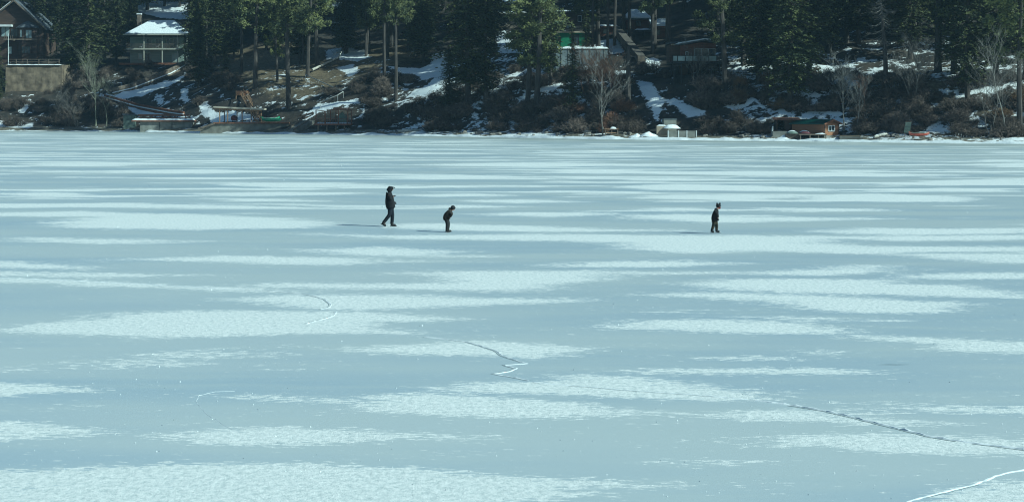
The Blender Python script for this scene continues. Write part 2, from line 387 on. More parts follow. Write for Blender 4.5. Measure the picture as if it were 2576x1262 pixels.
n1 = g.noise((.55, .55, .9), 7, .66); n2 = g.noise((.16, .16, .3), 4, .6, (3, 3, 3)); n3 = g.noise((1.6, 1.6, 2.2), 5, .75); n4 = g.noise((.3, .3, .3), 4, .6, (9, 1, 0))
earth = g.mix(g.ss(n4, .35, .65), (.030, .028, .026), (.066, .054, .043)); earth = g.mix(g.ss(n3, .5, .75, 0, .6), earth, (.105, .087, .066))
tan = g.mix(g.ss(n3, .3, .7), (.08, .062, .042), (.20, .158, .10))
gm = g.ss(g.math('ADD', g.attr('grass'), g.math('MULTIPLY', g.math('SUBTRACT', n1, .5), 9)), -.2, 1.6)
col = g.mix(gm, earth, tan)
bch = g.mix(g.ss(n3, .35, .65), (.10, .09, .07), (.21, .185, .14)); col = g.mix(g.attr('beach'), col, bch)
sf = g.math('ADD', g.math('ADD', g.attr('snow'), g.math('MULTIPLY', g.math('SUBTRACT', n1, .52), 3.0)), g.math('MULTIPLY', g.math('SUBTRACT', n3, .5), 2.4))
sm = g.ss(sf, 0, .22)
sp = g.ss(g.math('ADD', g.math('ADD', g.math('ADD', g.math('MULTIPLY', n1, .52), g.math('MULTIPLY', n3, .2)), g.math('MULTIPLY', n2, .34)), g.math('MULTIPLY', g.attr('cover'), .45)), .635, .66)
sm = g.math('MAXIMUM', sm, sp)
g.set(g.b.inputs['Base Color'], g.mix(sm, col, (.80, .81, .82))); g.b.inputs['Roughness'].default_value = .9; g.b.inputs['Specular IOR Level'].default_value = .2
bp = g.n.new('ShaderNodeBump'); bp.inputs['Strength'].default_value = .8; bp.inputs['Distance'].default_value = .25
g.set(bp.inputs['Height'], g.math('ADD', n1, g.math('MULTIPLY', n3, .5))); g.set(g.b.inputs['Normal'], bp.outputs[0])
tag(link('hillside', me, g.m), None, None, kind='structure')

# low bank of pushed-up snow along the edge of the ice
def snow_bank():
    mb = MB(); xs = np.arange(-140, 110, .45); prof = [(-1.5, 0), (-.8, .5), (0, .9), (.9, 1), (2.0, .7), (3.2, .45), (3.8, -.1)]
    for x in xs:
        y = shore(x) + .3 + .5 * mn.noise(Vector((x * .15, 2, 0))); big = np.interp(x, [-100, -82, -75, 0, 18, 32, 60], [.18, .22, .48, .46, .6, .5, .46])
        hh = max(.1, .75 + .55 * mn.fractal(Vector((x * .3, 0, 5)), 1, 2, 4)) * big
        for k, (a, b) in enumerate(prof): mb.v.append((x, y + a * (.7 + .5 * mn.noise(Vector((x * .8, k, 1)))), -.05 + b * hh + .05 * mn.noise(Vector((x * 1.5, k * 3, 2)))))
    n = len(prof)
    for a in range(len(xs) - 1):
        for k in range(n - 1): b = a * n + k; mb.f.append((b, b + n, b + n + 1, b + 1))
    tag(obj('snow_bank', mb, M['snow'], smooth=True), None, None, kind='structure')
snow_bank()

# pressure ridges and cracks crossing the ice
M['crack'] = mat('grey_crack', (.38, .43, .44), (.26, .31, .32), 6, .6)  # grey tone of the thin strip along one side of a ridge
def ridge(pts, wd, ht, crack=None):
    pts = [G(*p) for p in pts]; fine = []
    for a, b in zip(pts, pts[1:]):
        n = max(2, int((b - a).length / .12))
        for k in range(n): fine.append(a.lerp(b, k / n))
    mb = MB(); cr = MB(); rnd = random.Random(len(fine))
    for k, p in enumerate(fine):
        t = (fine[min(k + 1, len(fine) - 1)] - fine[max(k - 1, 0)]).normalized(); s = Vector((-t.y, t.x, 0))
        j = mn.noise(Vector((k * .09, 1, 0))) * .05 + rnd.uniform(-.01, .01); hh = ht * max(.25, .8 + 1.2 * mn.noise(Vector((k * .9, 7, 0)))) * rnd.uniform(.7, 1.25); ww = wd * (.8 + .6 * abs(mn.noise(Vector((k * .8, 3, 0)))))
        for a, z in ((-1, -.004), (-.35, .8), (.2, 1), (1, -.004)): mb.v.append(tuple(p + s * (a * ww * rnd.uniform(.6, 1.3) + j) + Vector((0, 0, z * hh if z > 0 else z))))
        for a in (.1, .75): cr.v.append(tuple(p + s * ((a * wd * .9) - wd * 1.9 + j) + Vector((0, 0, .005))))
        if k:
            b = (k - 1) * 4
            for m_ in range(3): mb.f.append((b + m_, b + m_ + 1, b + m_ + 5, b + m_ + 4))
            c = (k - 1) * 2
            if crack and crack[0] < k / len(fine) < crack[1] and mn.noise(Vector((k * .12, 9, 2))) > -.2: cr.f.append((c, c + 1, c + 3, c + 2))
    o = tag(obj('pressure_ridge', mb, M['snow']), None, None, kind='structure')
    if crack: tag(obj('ice_crack', cr, M['crack']), None, None, kind='structure')
ridge([(430, 719), (600, 727), (700, 733), (770, 740), (815, 751), (833, 765), (828, 773), (800, 780)], .035, .010, (.3, 1))
ridge([(-60, 698), (100, 702), (250, 709), (430, 718)], .04, .01)
ridge([(845, 785), (838, 793), (815, 802), (765, 816)], .035, .010, (0, 1))
ridge([(1068, 847), (1120, 853), (1172, 859), (1215, 870), (1250, 883), (1262, 895), (1300, 906), (1328, 914), (1268, 918), (1300, 926), (1285, 934), (1242, 940), (1300, 950), (1345, 959)], .035, .012, (0, 1))
ridge([(1345, 961), (1400, 967), (1470, 972), (1600, 982), (1750, 993), (1900, 1006)], .03, .010, (0, .85))
ridge([(1900, 1006), (2000, 1021), (2080, 1033), (2140, 1046), (2250, 1075), (2340, 1097), (2430, 1111), (2576, 1130), (2700, 1146)], .05, .022, (.1, 1))
ridge([(2250, 1275), (2300, 1258), (2380, 1236), (2450, 1217), (2500, 1197), (2540, 1187), (2600, 1179), (2700, 1166)], .035, .014, (0, .5))
ridge([(590, 983), (540, 984), (497, 994), (495, 1010), (520, 1042), (560, 1068), (590, 1082)], .007, .004)
# tiny white snow bits added as sun glints on the ice
def glint_bits():
    mb = MB(); rnd = random.Random(3)
    for k in range(900):
        p = G(rnd.uniform(-150, 2720), 400 + 860 * rnd.random() ** .8); s = rnd.uniform(.25, 1) ** 2 * .00042 * p.y + .004; b = len(mb.v)
        for a in range(3): an = a * 2.09 + rnd.random() * 2; mb.v.append((p.x + s * math.cos(an), p.y + s * math.sin(an), .001))
        mb.v.append((p.x, p.y, s * 1.4)); mb.f += [(b, b + 1, b + 3), (b + 1, b + 2, b + 3), (b + 2, b, b + 3)]
    tag(obj('snow_glints', mb, M['snow']), 'small white bits of snow added as sun glints over the ice', 'snow crumbs', kind='stuff')
glint_bits()

# ---------------------------------------------------------------- trees
def tri(v, f, c, d, up, s, rnd):                    # a needle spray: a drooping kite
    b = len(v); side = d.cross(up); e = c + d * s
    v += [tuple(c - side * s * .42), tuple(c + side * s * .42), tuple(e + up * rnd.uniform(-.2, .1) * s)]; f.append((b, b + 1, b + 2))
def trunk_mesh(h, r, seed, bend=.25, top=.06):
    rnd = random.Random(seed); mb = MB(); n = 12; ph = rnd.random() * 9
    pts = [(bend * math.sin(ph + k * .5) * k / n, bend * math.cos(ph * 2 + k * .4) * k / n, -1.2 + (h + 1.2) * k / n) for k in range(n + 1)]
    rad = [r * (1.25 if k == 0 else 1) * (1 - .92 * (k / n) ** 1.1) + top * .3 for k in range(n + 1)]
    mb.tube(pts, rad, 7); return mb, pts
def fir_proto(h, r, base, seed, dens=1.0, droop=.35):
    rnd = random.Random(seed); tr, _ = trunk_mesh(h, .30, seed, .15); cr = MB(); z = base * h; X = Vector((0, 0, 1))
    while z < h - .2:
        q = (z - base * h) / (h - base * h); prof = (1 - q) ** .8 * (.55 + .45 * min(1, q * 7)); rr = r * prof * (.82 + .3 * mn.noise(Vector((z * .45, seed, 0)))) + .25
        nb = max(4, int((5 + 4 * (1 - q)) * dens))
        for k in range(nb):
            if rnd.random() < .14: continue
            az = rnd.random() * 6.283; L = rr * rnd.uniform(.6, 1.18) * (1 + .28 * mn.noise(Vector((math.cos(az) * 1.6, math.sin(az) * 1.6, z * .22 + seed)))); d = Vector((math.cos(az), math.sin(az), 0))
            if L > 1.6: tr.tube([(0, 0, z), tuple(d * L * .8 + Vector((0, 0, z - L * droop * .5)))], [.05, .015], 3, False)
            a = max(.15, L * .18)
            while a < L:
                t = a / L; c = d * a + Vector((rnd.uniform(-.12, .12), rnd.uniform(-.12, .12), z - droop * L * t * t + .12 * L * t + rnd.uniform(-.12, .12)))
                for m_ in range(5):
                    aa = az + rnd.uniform(-1.25, 1.25); dd = Vector((math.cos(aa), math.sin(aa), rnd.uniform(-.75, .25))).normalized()
                    up = Vector((rnd.uniform(-.7, .7), rnd.uniform(-.7, .7), 1)).normalized(); tri(cr.v, cr.f, c, dd, up, rnd.uniform(.24, .52) * (1.05 - .3 * t), rnd)
                a += .34
        z += .34 / dens ** .5
    return tr, cr
def pine_proto(h, base, r, seed, dens=1.0):
    rnd = random.Random(seed); tr, pts = trunk_mesh(h, .33, seed, .3); cr = MB(); nl = int(46 * dens)
    for k in range(nl):
        q = (k + rnd.random()) / nl; z = h * (base + (1 - base) * q * .98); prof = math.sin(math.pi * min(1, .18 + q * .8)) ** .7
        L = r * prof * rnd.uniform(.45, 1.1) + .3; az = rnd.random() * 6.283; up0 = rnd.uniform(-.15, .35) + .3 * q
        p0 = Vector((0, 0, z)); p1 = Vector((math.cos(az) * L, math.sin(az) * L, z + up0 * L)); pm = p0.lerp(p1, .5) + Vector((0, 0, -.12 * L))
        tr.tube([p0, pm, p1], [.075, .05, .02], 4, False)
        for j in range(int(3 + L * 1.7)):
            t = rnd.uniform(.35, 1.05); c0 = (p0.lerp(pm, t * 2) if t < .5 else pm.lerp(p1, t * 2 - 1)) + Vector((rnd.gauss(0, .3), rnd.gauss(0, .3), rnd.gauss(0, .2)))
            R0 = rnd.uniform(.4, .75)
            for m_ in range(38):
                d = Vector((rnd.gauss(0, 1), rnd.gauss(0, 1), rnd.gauss(.15, .8))).normalized(); c = c0 + d * R0 * rnd.uniform(.1, .75)
                up = d.cross(Vector((rnd.random(), rnd.random(), rnd.random()))).normalized(); tri(cr.v, cr.f, c, d, up, rnd.uniform(.16, .34), rnd)
    return tr, cr
def proto(kind, h, args, matT, matC):
    tr, cr = args; out = [kind, h]
    for nm, mb, mm in (('trunk', tr, matT), ('crown', cr, matC)):
        m_ = bpy.data.meshes.new(kind + '_' + nm); m_.from_pydata([tuple(v) for v in mb.v], [], mb.f); m_.materials.append(mm); out.append(m_)
    return out
FIRS = [proto('fir_tree', 24, fir_proto(24, r, b, s, d), M['bark_fir'], M['fir']) for r, b, s, d in ((3.6, .11, 1, 1.15), (3.0, .08, 2, 1.1), (4.0, .10, 3, 1.25), (2.6, .12, 4, 1.0))]
PINES = [proto('pine_tree', 26, pine_proto(26, b, r, s, d), M['bark'], M['pine']) for b, r, s, d in ((.36, 3.3, 11, 1.35), (.30, 3.7, 12, 1.45), (.40, 3.0, 13, 1.25), (.22, 3.2, 14, 1.45))]
def plant(pr, loc, h, w=1.0, lean=(0, 0), label=None, group=None, cat=None, rz=None):
    kind, h0, mt, mc = pr; t = thing(kind, label, cat or kind.replace('_', ' '), loc, 0, group); s = h / h0
    t.rotation_euler = (lean[1], lean[0], random.random() * 6.28 if rz is None else rz); t.scale = (s * w, s * w, s)
    if lean != (0, 0): t.rotation_euler = (lean[1], lean[0], 0)
    link('trunk', mt, None, t); link('crown', mc, None, t); return t
# hero trees: kind, proto, frame x, frame y of the foot, height, width factor, lean, label
HERO = [
 ('f', 1, -8, 262, 16, 1.3, (0, 0), 'dark fir cut by the left edge of the view beside the tan retaining wall'),
 ('f', 2, 176, 206, 34, 1.0, (0, 0), 'broad dark fir just right of the brown gabled house'),
 ('f', 0, 222, 205, 36, 1.1, (0, 0), 'biggest full fir between the brown house and the balcony house'),
 ('f', 1, 292, 166, 34, .95, (0, 0), 'slender tall fir touching the left end of the balcony house'),
 ('f', 0, 262, 150, 36, 1.0, (0, 0), 'tall fir tucked behind the pair left of the balcony house'),
 ('f', 2, 500, 218, 18, 1.3, (0, 0), 'wide shaded fir just right of the balcony house'),
 ('f', 1, 487, 168, 30, 1.1, (0, 0), 'tall dark fir rising at the right end of the balcony house roof'),
 ('f', 3, 540, 165, 22, 1.5, (0, 0), 'dark fir behind the wide fir at the edge of the dry lawn'),
 ('f', 1, 566, 205, 11, 1.3, (0, 0), 'small dark fir at the left edge of the dry lawn'),
 ('f', 0, 588, 150, 17, 1.2, (0, 0), 'mid-sized fir at the back left corner of the dry lawn'),
 ('f', 3, 670, 128, 20, 1.3, (0, 0), 'dark fir behind the middle of the dry lawn'),
 ('p', 2, 607, 189, 30, 1, (.0, 0), 'bare-trunked pine on the dry lawn, leftmost of its row'),
 ('p', 0, 643, 222, 34, 1.15, (.01, 0), 'thick straight pine standing above the orange stair landing'),
 ('p', 3, 698, 211, 26, .8, (-.04, 0), 'thinner leaning pine with low branches in the middle of the dry lawn'),
 ('p', 2, 726, 276, 38, 1.1, (-.01, 0), 'tallest nearest pine with its foot beside the boat ramp'),
 ('p', 1, 774, 196, 32, 1.05, (.03, 0), 'pine standing at the upper end of the pipe handrail'),
 ('p', 0, 799, 171, 32, 1.2, (-.03, 0), 'thick pine on the lawn behind the fallen white trunk'),
 ('p', 2, 764, 162, 28, .8, (-.03, 0), 'thin pine at the back of the lawn beside the shaded grey cabin'),
 ('p', 3, 921, 142, 27, .9, (.06, 0), 'pine leaning right at the edge of the snowy clearing'),
 ('p', 0, 967, 190, 32, .9, (0, 0), 'dark pine left of the long snow track'),
 ('p', 2, 996, 253, 36, .75, (.008, 0), 'very slim straight pine crossing the snow track'),
 ('p', 1, 1029, 128, 30, 1.1, (0, 0), 'pine on the sunlit grass hump above the snow track'),
 ('f', 2, 1130, 280, 11, 1.9, (0, 0), 'low wide spruce at the foot of the big central fir'),
 ('f', 0, 1176, 272, 40, 1.15, (0, 0), 'biggest central fir filling the slope right of the snow track'),
 ('f', 1, 1222, 258, 31, 1.1, (0, 0), 'fir merging with the right side of the big central fir'),
 ('f', 3, 1075, 105, 28, 1.5, (0, 0), 'dark fir behind the top of the snow track'),
 ('p', 3, 1326, 272, 34, 1.1, (.05, 0), 'left of two pines leaning right on the steep rocky bank'),
 ('p', 3, 1348, 280, 36, 1.15, (.05, 0), 'right of two pines leaning right on the steep rocky bank'),
 ('f', 3, 1330, 168, 26, 1.5, (0, 0), 'full fir with pale edge below the beige house'),
 ('f', 1, 1440, 290, 15, 1.3, (0, 0), 'dark ragged fir with its foot near the shore below the grey concrete wall'),
 ('f', 3, 1385, 215, 22, 1.2, (0, 0), 'dark fir behind the two leaning pines'),
 ('f', 3, 1474, 158, 13, 1.1, (0, 0), 'slim fir standing against the middle of the grey concrete wall'),
 ('p', 2, 1491, 144, 28, .8, (0, 0), 'thin pine in front of the grey concrete wall, left one'),
 ('p', 0, 1507, 121, 29, .9, (-.03, 0), 'pine between the green wall and the snow slope'),
 ('p', 2, 1529, 139, 30, .8, (0, 0), 'thin pine at the right end of the grey concrete wall'),
 ('p', 0, 1546, 116, 29, .85, (.02, 0), 'pine just left of the long covered chute'),
 ('p', 1, 1569, 96, 29, 1.1, (0, 0), 'dark thick pine behind the top of the covered chute'),
 ('p', 2, 1584, 100, 29, .9, (0, 0), 'dark pine right of the top of the covered chute'),
 ('p', 1, 1646, 124, 32, 1.1, (0, 0), 'pine on the slope left of the cabin on stilts'),
 ('p', 1, 1681, 133, 32, 1.3, (0, 0), 'thick pine at the left corner of the cabin on stilts'),
 ('p', 3, 1824, 226, 34, 1.1, (-.04, 0), 'pine standing in front of the right corner of the cabin on stilts'),
 ('f', 1, 1909, 212, 31, 1.3, (0, 0), 'fir above the tan bracken right of the cabin on stilts'),
 ('f', 2, 1988, 275, 34, 1.1, (0, 0), 'large sunlit fir rising behind the dark boat shed'),
 ('f', 0, 2035, 205, 36, 1.05, (0, 0), 'tall fir with bright right edge above the orange hut'),
 ('f', 1, 1950, 195, 34, 1.2, (0, 0), 'tall fir between the bracken fir and the large sunlit fir'),
 ('f', 3, 1870, 165, 28, 1.4, (0, 0), 'fir right behind the cabin on stilts'),
 ('p', 1, 2359, 182, 32, 1.5, (0, 0), 'thick dark pine on the sun-flecked slope at the right'),
 ('f', 0, 2434, 262, 33, 1.0, (0, 0), 'big dark fir above the brown brush at the right'),
 ('f', 2, 2505, 215, 34, 1.15, (0, 0), 'tall green fir second from the right edge'),
 ('f', 1, 2400, 190, 33, 1.2, (0, 0), 'tall fir behind the thick dark pine at the right'),
 ('p', 0, 2566, 325, 30, 1.1, (0, 0), 'pine at the right edge with its foot near the shore'),
 ('f', 3, 2580, 200, 33, 1.2, (0, 0), 'tall fir beyond the blue gable at the right edge'),
 ('f', 2, 2290, 150, 32, 1.1, (0, 0), 'dark fir right of the dead snag'),
 ('f', 2, 2130, 110, 32, 1.0, (0, 0), 'dark fir in the shade left of the dead snag'),
]
for k, (a, b, px, py, h, wf, ln, lab) in enumerate(HERO):
    pr = (FIRS if a == 'f' else PINES)[b]; loc = T(px, py) - Vector((0, 0, .2)); random.seed(100 + k); plant(pr, loc, h, wf, ln, lab)
# forest higher up the slope
ZONE = [(-9999, 330, 'dark conifer in the wood behind the brown gabled house', 'conifers behind the brown gabled house'),
        (330, 560, 'dark conifer in the wood above the balcony house', 'conifers above the balcony house'),
        (560, 1000, 'tall pine in the shaded wood above the dry lawn', 'pines above the dry lawn'),
        (1000, 1250, 'dark conifer in the wood above the snow track', 'conifers above the snow track'),
        (1250, 1640, 'pine among the sheds and houses at the top centre', 'pines among the upper houses'),
        (1640, 1860, 'dark pine in the wood above the cabin on stilts', 'pines above the cabin on stilts'),
        (1860, 2110, 'dark conifer in the wood behind the sunlit firs', 'conifers behind the sunlit firs'),
        (2110, 99999, 'dark conifer in the shaded wood on the right', 'conifers in the right-hand wood')]
KEEP = [(325, 475, 0, 60, 1.0), (1265, 1410, 0, 30, .5), (1095, 1135, 0, 110, .5), (1490, 1600, 50, 75, 0.3), (1240, 1305, 0, 100, .9)]
rnd = random.Random(21); n_f = 0; placed = []
for k in range(2600):
    x = rnd.uniform(-175, 150); u = 46 + 95 * rnd.random() ** 1.1; y = shore(x) + u; px = CX + x * F / y
    if px < -500 or px > 3150: continue
    if 330 < px < 478 and u < 100: continue
    if px < 330 and u < 60: continue
    if 1250 < px < 1760 and u < 84 and rnd.random() < .72: continue
    if (1248 < px < 1300 or 1090 < px < 1130) and u < 95: continue
    if 1680 < px < 1835 and u < 62: continue
    if 760 < px < 850 and u < 74: continue
    md = 3.4 if px < 780 or px > 1640 else 4.2
    if any((x - a) ** 2 + (y - b) ** 2 < md * md for a, b in placed): continue
    placed.append((x, y)); z = [q for q in ZONE if q[0] <= px < q[1]][0]
    firp = .75 if (px < 560 or 1000 < px < 1250 or px > 1860) else .35
    random.seed(k); isf = rnd.random() < firp; pr = rnd.choice(FIRS if isf else PINES)
    plant(pr, (x, y, hgt(x, y) - .3), rnd.uniform(20, 31), rnd.uniform(1.05, 1.45), (0, 0), z[2].replace('conifer', 'fir' if isf else 'pine') if 'conifer' in z[2] else (z[2] if not isf else z[2].replace('pine', 'fir')), z[3])
    n_f += 1
    if n_f >= 255: break
print('forest', n_f)

# bare trees
def bare_mesh(h, r, seed, spread=.5, levels=4, nb=5, stems=1):
    rnd = random.Random(seed); mb = MB()
    def grow(p, d, L, r, lv):
        n = 4; pts = [p]; dd = d.copy()
        for k in range(n): dd = (dd + Vector((rnd.gauss(0, .12), rnd.gauss(0, .12), rnd.gauss(.04, .06)))).normalized(); pts.append(pts[-1] + dd * L / n)
        mb.tube(pts, [r * (1 - .65 * k / n) for k in range(n + 1)], 5 if lv == 0 else 3, False)
        if lv < levels - 1:
            for k in range(nb + (3 if lv == 0 else 0)):
                t = rnd.uniform(.3, 1); i = min(int(t * n), n - 1); q = pts[i].lerp(pts[i + 1], t * n - i); az = rnd.random() * 6.28; sp = spread * rnd.uniform(.6, 1.4)
                nd = (dd * 1.0 + Vector((math.cos(az) * sp, math.sin(az) * sp, .15))).normalized(); grow(q, nd, L * rnd.uniform(.4, .62), max(r * .38 * (1.1 - .4 * t), .012), lv + 1)
    for s_ in range(stems): a = rnd.random() * 6.28; grow(Vector((.3 * math.cos(a), .3 * math.sin(a), -.5)) * (1 if stems > 1 else 0), Vector((math.cos(a) * .18 * (stems > 1), math.sin(a) * .18 * (stems > 1), 1)).normalized(), h * rnd.uniform(.62, .8), r, 0)
    return mb
def bare(px, py, h, m_, label, seed, stems=1, name='bare_tree', r=.11, **kw):
    kw.setdefault('spread', .8); kw.setdefault('nb', 6)
    p = T(px, py); t = thing(name, label, 'tree', p); mb = bare_mesh(h, r, seed, stems=stems, **kw)
    obj('branches', mb, m_, t); tk = MB(); tk.tube([(0, 0, -.6), (0.02, 0, .5), (.04, .02, 1.3)], [r * 1.5, r * 1.3, r * 1.05], 7); obj('trunk', tk, m_, t)
    return t
M['bark_olive'] = mat('olive_grey_bark', (.30, .30, .22), (.15, .15, .11), 2, .9)
bare(241, 318, 14, M['bark_olive'], 'pale bare tree with forked crown in the brush left of the snowy path', 1, r=.13, spread=.55, nb=6)
bare(268, 322, 9, M['bark_olive'], 'thinner bare tree just right of the pale forked one', 2, r=.07)
bare(153, 314, 8, M['bark_grey'], 'thin bare tree standing at the corner of the tan retaining wall', 3, r=.06)
bare(195, 318, 7, M['bark_grey'], 'small grey bare tree between the retaining wall and the pale forked tree', 33, r=.06, stems=2)
bare(1516, 340, 14, M['bark_pale'], 'pale slim bare tree at the shore in front of the russet thicket', 4, r=.09)
bare(1530, 258, 9, M['twig_red'], 'russet bare tree with reddish twigs below the grey concrete wall', 5, stems=3, r=.07, spread=.75, nb=8, levels=4)
bare(1482, 250, 8, M['twig_red'], 'smaller russet bare tree left of the bigger russet one', 6, stems=2, r=.06, spread=.7, nb=7)
bare(2123, 332, 11.5, M['bark_pale'], 'tall pale bare tree right behind the orange hut', 7, r=.11, spread=.7, nb=8)
bare(2155, 335, 8.5, M['bark_pale'], 'lower pale bare tree leaning right of the orange hut', 8, r=.07)
bare(2172, 300, 6.5, M['twig_red'], 'small russet bare tree right of the pale one behind the hut', 9, r=.06)
bare(2528, 340, 13, M['bark_pale'], 'pale bare tree with crooked crown at the right of the shore', 10, r=.12, spread=.65, nb=6)
bare(2492, 338, 10, M['bark_grey'], 'grey bare tree left of the crooked pale one', 12, stems=2, r=.06)
bare(2568, 300, 9, M['bark_pale'], 'bare tree at the right edge behind the crooked pale one', 13, r=.07)
bare(2300, 266, 9, M['bark_grey'], 'wide grey bare tree on the slope above the red canoe', 14, stems=3, r=.07, spread=.7, nb=7)
bare(1745, 215, 7, M['bark_grey'], 'grey bare tree below the left end of the cabin deck', 15, stems=2, r=.06, spread=.7, nb=7)
def snag():
    p = T(2229, 226); t = thing('dead_snag', 'tall dead conifer with broken top and bare drooping branches on the right slope', 'tree', p)
    mb = MB(); mb.tube([(0, 0, -1), (-.1, 0, 5), (-.45, 0, 9), (-.8, .1, 13), (-.95, 0, 14.8)], [.42, .34, .28, .2, .1], 8); obj('trunk', mb, M['bark'], t)
    br = MB(); rn = random.Random(5)
    for k in range(70):
        z = rn.uniform(7, 14.6); a = rn.random() * 6.28; L = rn.uniform(.8, 3.6) * (1 - (z - 7) / 14); x0 = -.1 - (z - 5) * .085
        e = Vector((x0 + math.cos(a) * L, math.sin(a) * L, z - L * .35 + .2)); mdp = Vector((x0 + math.cos(a) * L * .5, math.sin(a) * L * .5, z - L * .28))
        br.tube([(x0, 0, z), mdp, e, e + Vector((math.cos(a) * .3, 0, .35))], [.055, .04, .025, .01], 3, False)
        for j in range(4): s_ = mdp.lerp(e, rn.random()); br.tube([s_, s_ + Vector((rn.gauss(0, .5), rn.gauss(0, .5), -rn.random() * .6))], [.02, .008], 3, False)
    obj('branches', br, M['bark_grey'], t)
snag()
def stump():
    p = T(1580, 264); t = thing('broken_trunk', 'tall dark broken tree trunk beside the blue-shaded snow chute', 'tree', p)
    mb = MB(); mb.tube([(0, 0, -1), (0, 0, 3), (.05, 0, 6), (.1, 0, 8.6), (.12, 0, 9.3)], [.5, .42, .36, .28, .06], 8); obj('trunk', mb, M['bark'], t)
    b = MB()
    for z, a, L in ((7.8, .2, 1.6), (6.5, 2.8, 1.2), (5.1, .5, 1.3), (8.3, 3.0, .9), (4, 3.5, 1.0)): b.tube([(0.05, 0, z), (math.cos(a) * L, math.sin(a) * L, z - .3)], [.07, .02], 4)
    obj('branches', b, M['bark_grey'], t)
stump()

# brush: bare shrubs
def shrub_mesh(r, h, seed, n=190, w=.045):
    rnd = random.Random(seed); mb = MB()
    for k in range(n):
        a = rnd.random() * 6.28; q = rnd.random() ** .6; p = Vector((math.cos(a) * r * q * .55, math.sin(a) * r * q * .55, -.2))
        tip = Vector((math.cos(a) * r * q * rnd.uniform(.8, 1.2), math.sin(a) * r * q * rnd.uniform(.8, 1.2), h * math.sqrt(max(.08, 1 - q * q)) * rnd.uniform(.55, 1.1)))
        m_ = p.lerp(tip, .5) + Vector((rnd.gauss(0, .2), rnd.gauss(0, .2), .15)); mb.tube([p, m_, tip], [w, w * .7, w * .3], 3, False)
        for j in range(5):
            s_ = m_.lerp(tip, rnd.random()); e = s_ + Vector((rnd.gauss(0, .38), rnd.gauss(0, .38), rnd.uniform(-.1, .5))); mb.tube([s_, e], [w * .55, w * .25], 3, False)
    return mb
SHR = []
for k, (r_, h_) in enumerate(((1.8, 1.9), (2.4, 2.3), (1.5, 2.6), (2.8, 2.0))):
    mb = shrub_mesh(r_, h_, 40 + k); m_ = bpy.data.meshes.new('bare_shrub'); m_.from_pydata([tuple(v) for v in mb.v], [], mb.f); SHR.append(m_)
SHM = {}
def shrub(px, py, s, mm, label, group=None, k=0, hz=1.0, loc=None):
    key = (k, mm)
    if key not in SHM: c = SHR[k].copy(); c.materials.append(M[mm]); SHM[key] = c
    o = link('bare_shrub', SHM[key], None); o.location = loc or T(px, py); o.scale = (s, s, s * hz); o.rotation_euler = (0, 0, random.random() * 6); tag(o, label, 'shrub', group); return o
BZ = [(0, 120, 'leafless brown shrub on the dark bank below the tan retaining wall'), (120, 330, 'leafless brown shrub in the thick brush around the pale forked tree'),
      (330, 600, 'leafless brown shrub on the snowy bank above the flat boathouse'), (600, 760, 'leafless brown shrub on the bank around the wooden stairs'),
      (760, 960, 'leafless brown shrub behind the timber pergola deck'), (960, 1240, 'rounded leafless shrub on the shore bank near the long grey log'),
      (1240, 1470, 'leafless shrub on the rocky bank under the leaning pines'), (1470, 1640, 'leafless shrub around the pale slim shore tree'),
      (1640, 1960, 'leafless shrub on the bank behind the concrete tank'), (1960, 2180, 'leafless shrub on the slope behind the orange hut'), (2180, 2700, 'leafless brown shrub on the right-hand bank above the red canoe')]
rnd = random.Random(77); cnt = 0; brush = MB(); tmpl = [shrub_mesh(r_, h_, 60 + k, 70, .045) for k, (r_, h_) in enumerate(((1.6, 1.4), (2.0, 1.7), (1.3, 1.8)))]
CLEAR = [(np.array([(1585, 192), (1655, 196), (1705, 262), (1712, 345), (1618, 345), (1612, 270)], float)), (np.array([(225, 235), (360, 215), (470, 175), (480, 200), (500, 310), (330, 290)], float)),
         (np.array([(1015, 255), (1050, 210), (950, 185), (950, 160), (1085, 160), (1085, 130), (1130, 130), (1145, 205), (1075, 255)], float)), (np.array([(560, 110), (1040, 110), (1000, 165), (900, 205), (760, 255), (600, 222)], float)),
         (np.array([(515, 255), (720, 215), (720, 330), (330, 330), (330, 290), (500, 300)], float)), (np.array([(700, 250), (910, 245), (900, 330), (700, 330)], float)),
         (np.array([(1640, 290), (1770, 295), (1770, 350), (1640, 350)], float)), (np.array([(1945, 290), (2125, 290), (2125, 360), (1945, 360)], float)), (np.array([(10, 155), (155, 150), (155, 232), (10, 235)], float)), (np.array([(1690, 90), (1840, 90), (1840, 200), (1690, 200)], float))]
lab_n = {}
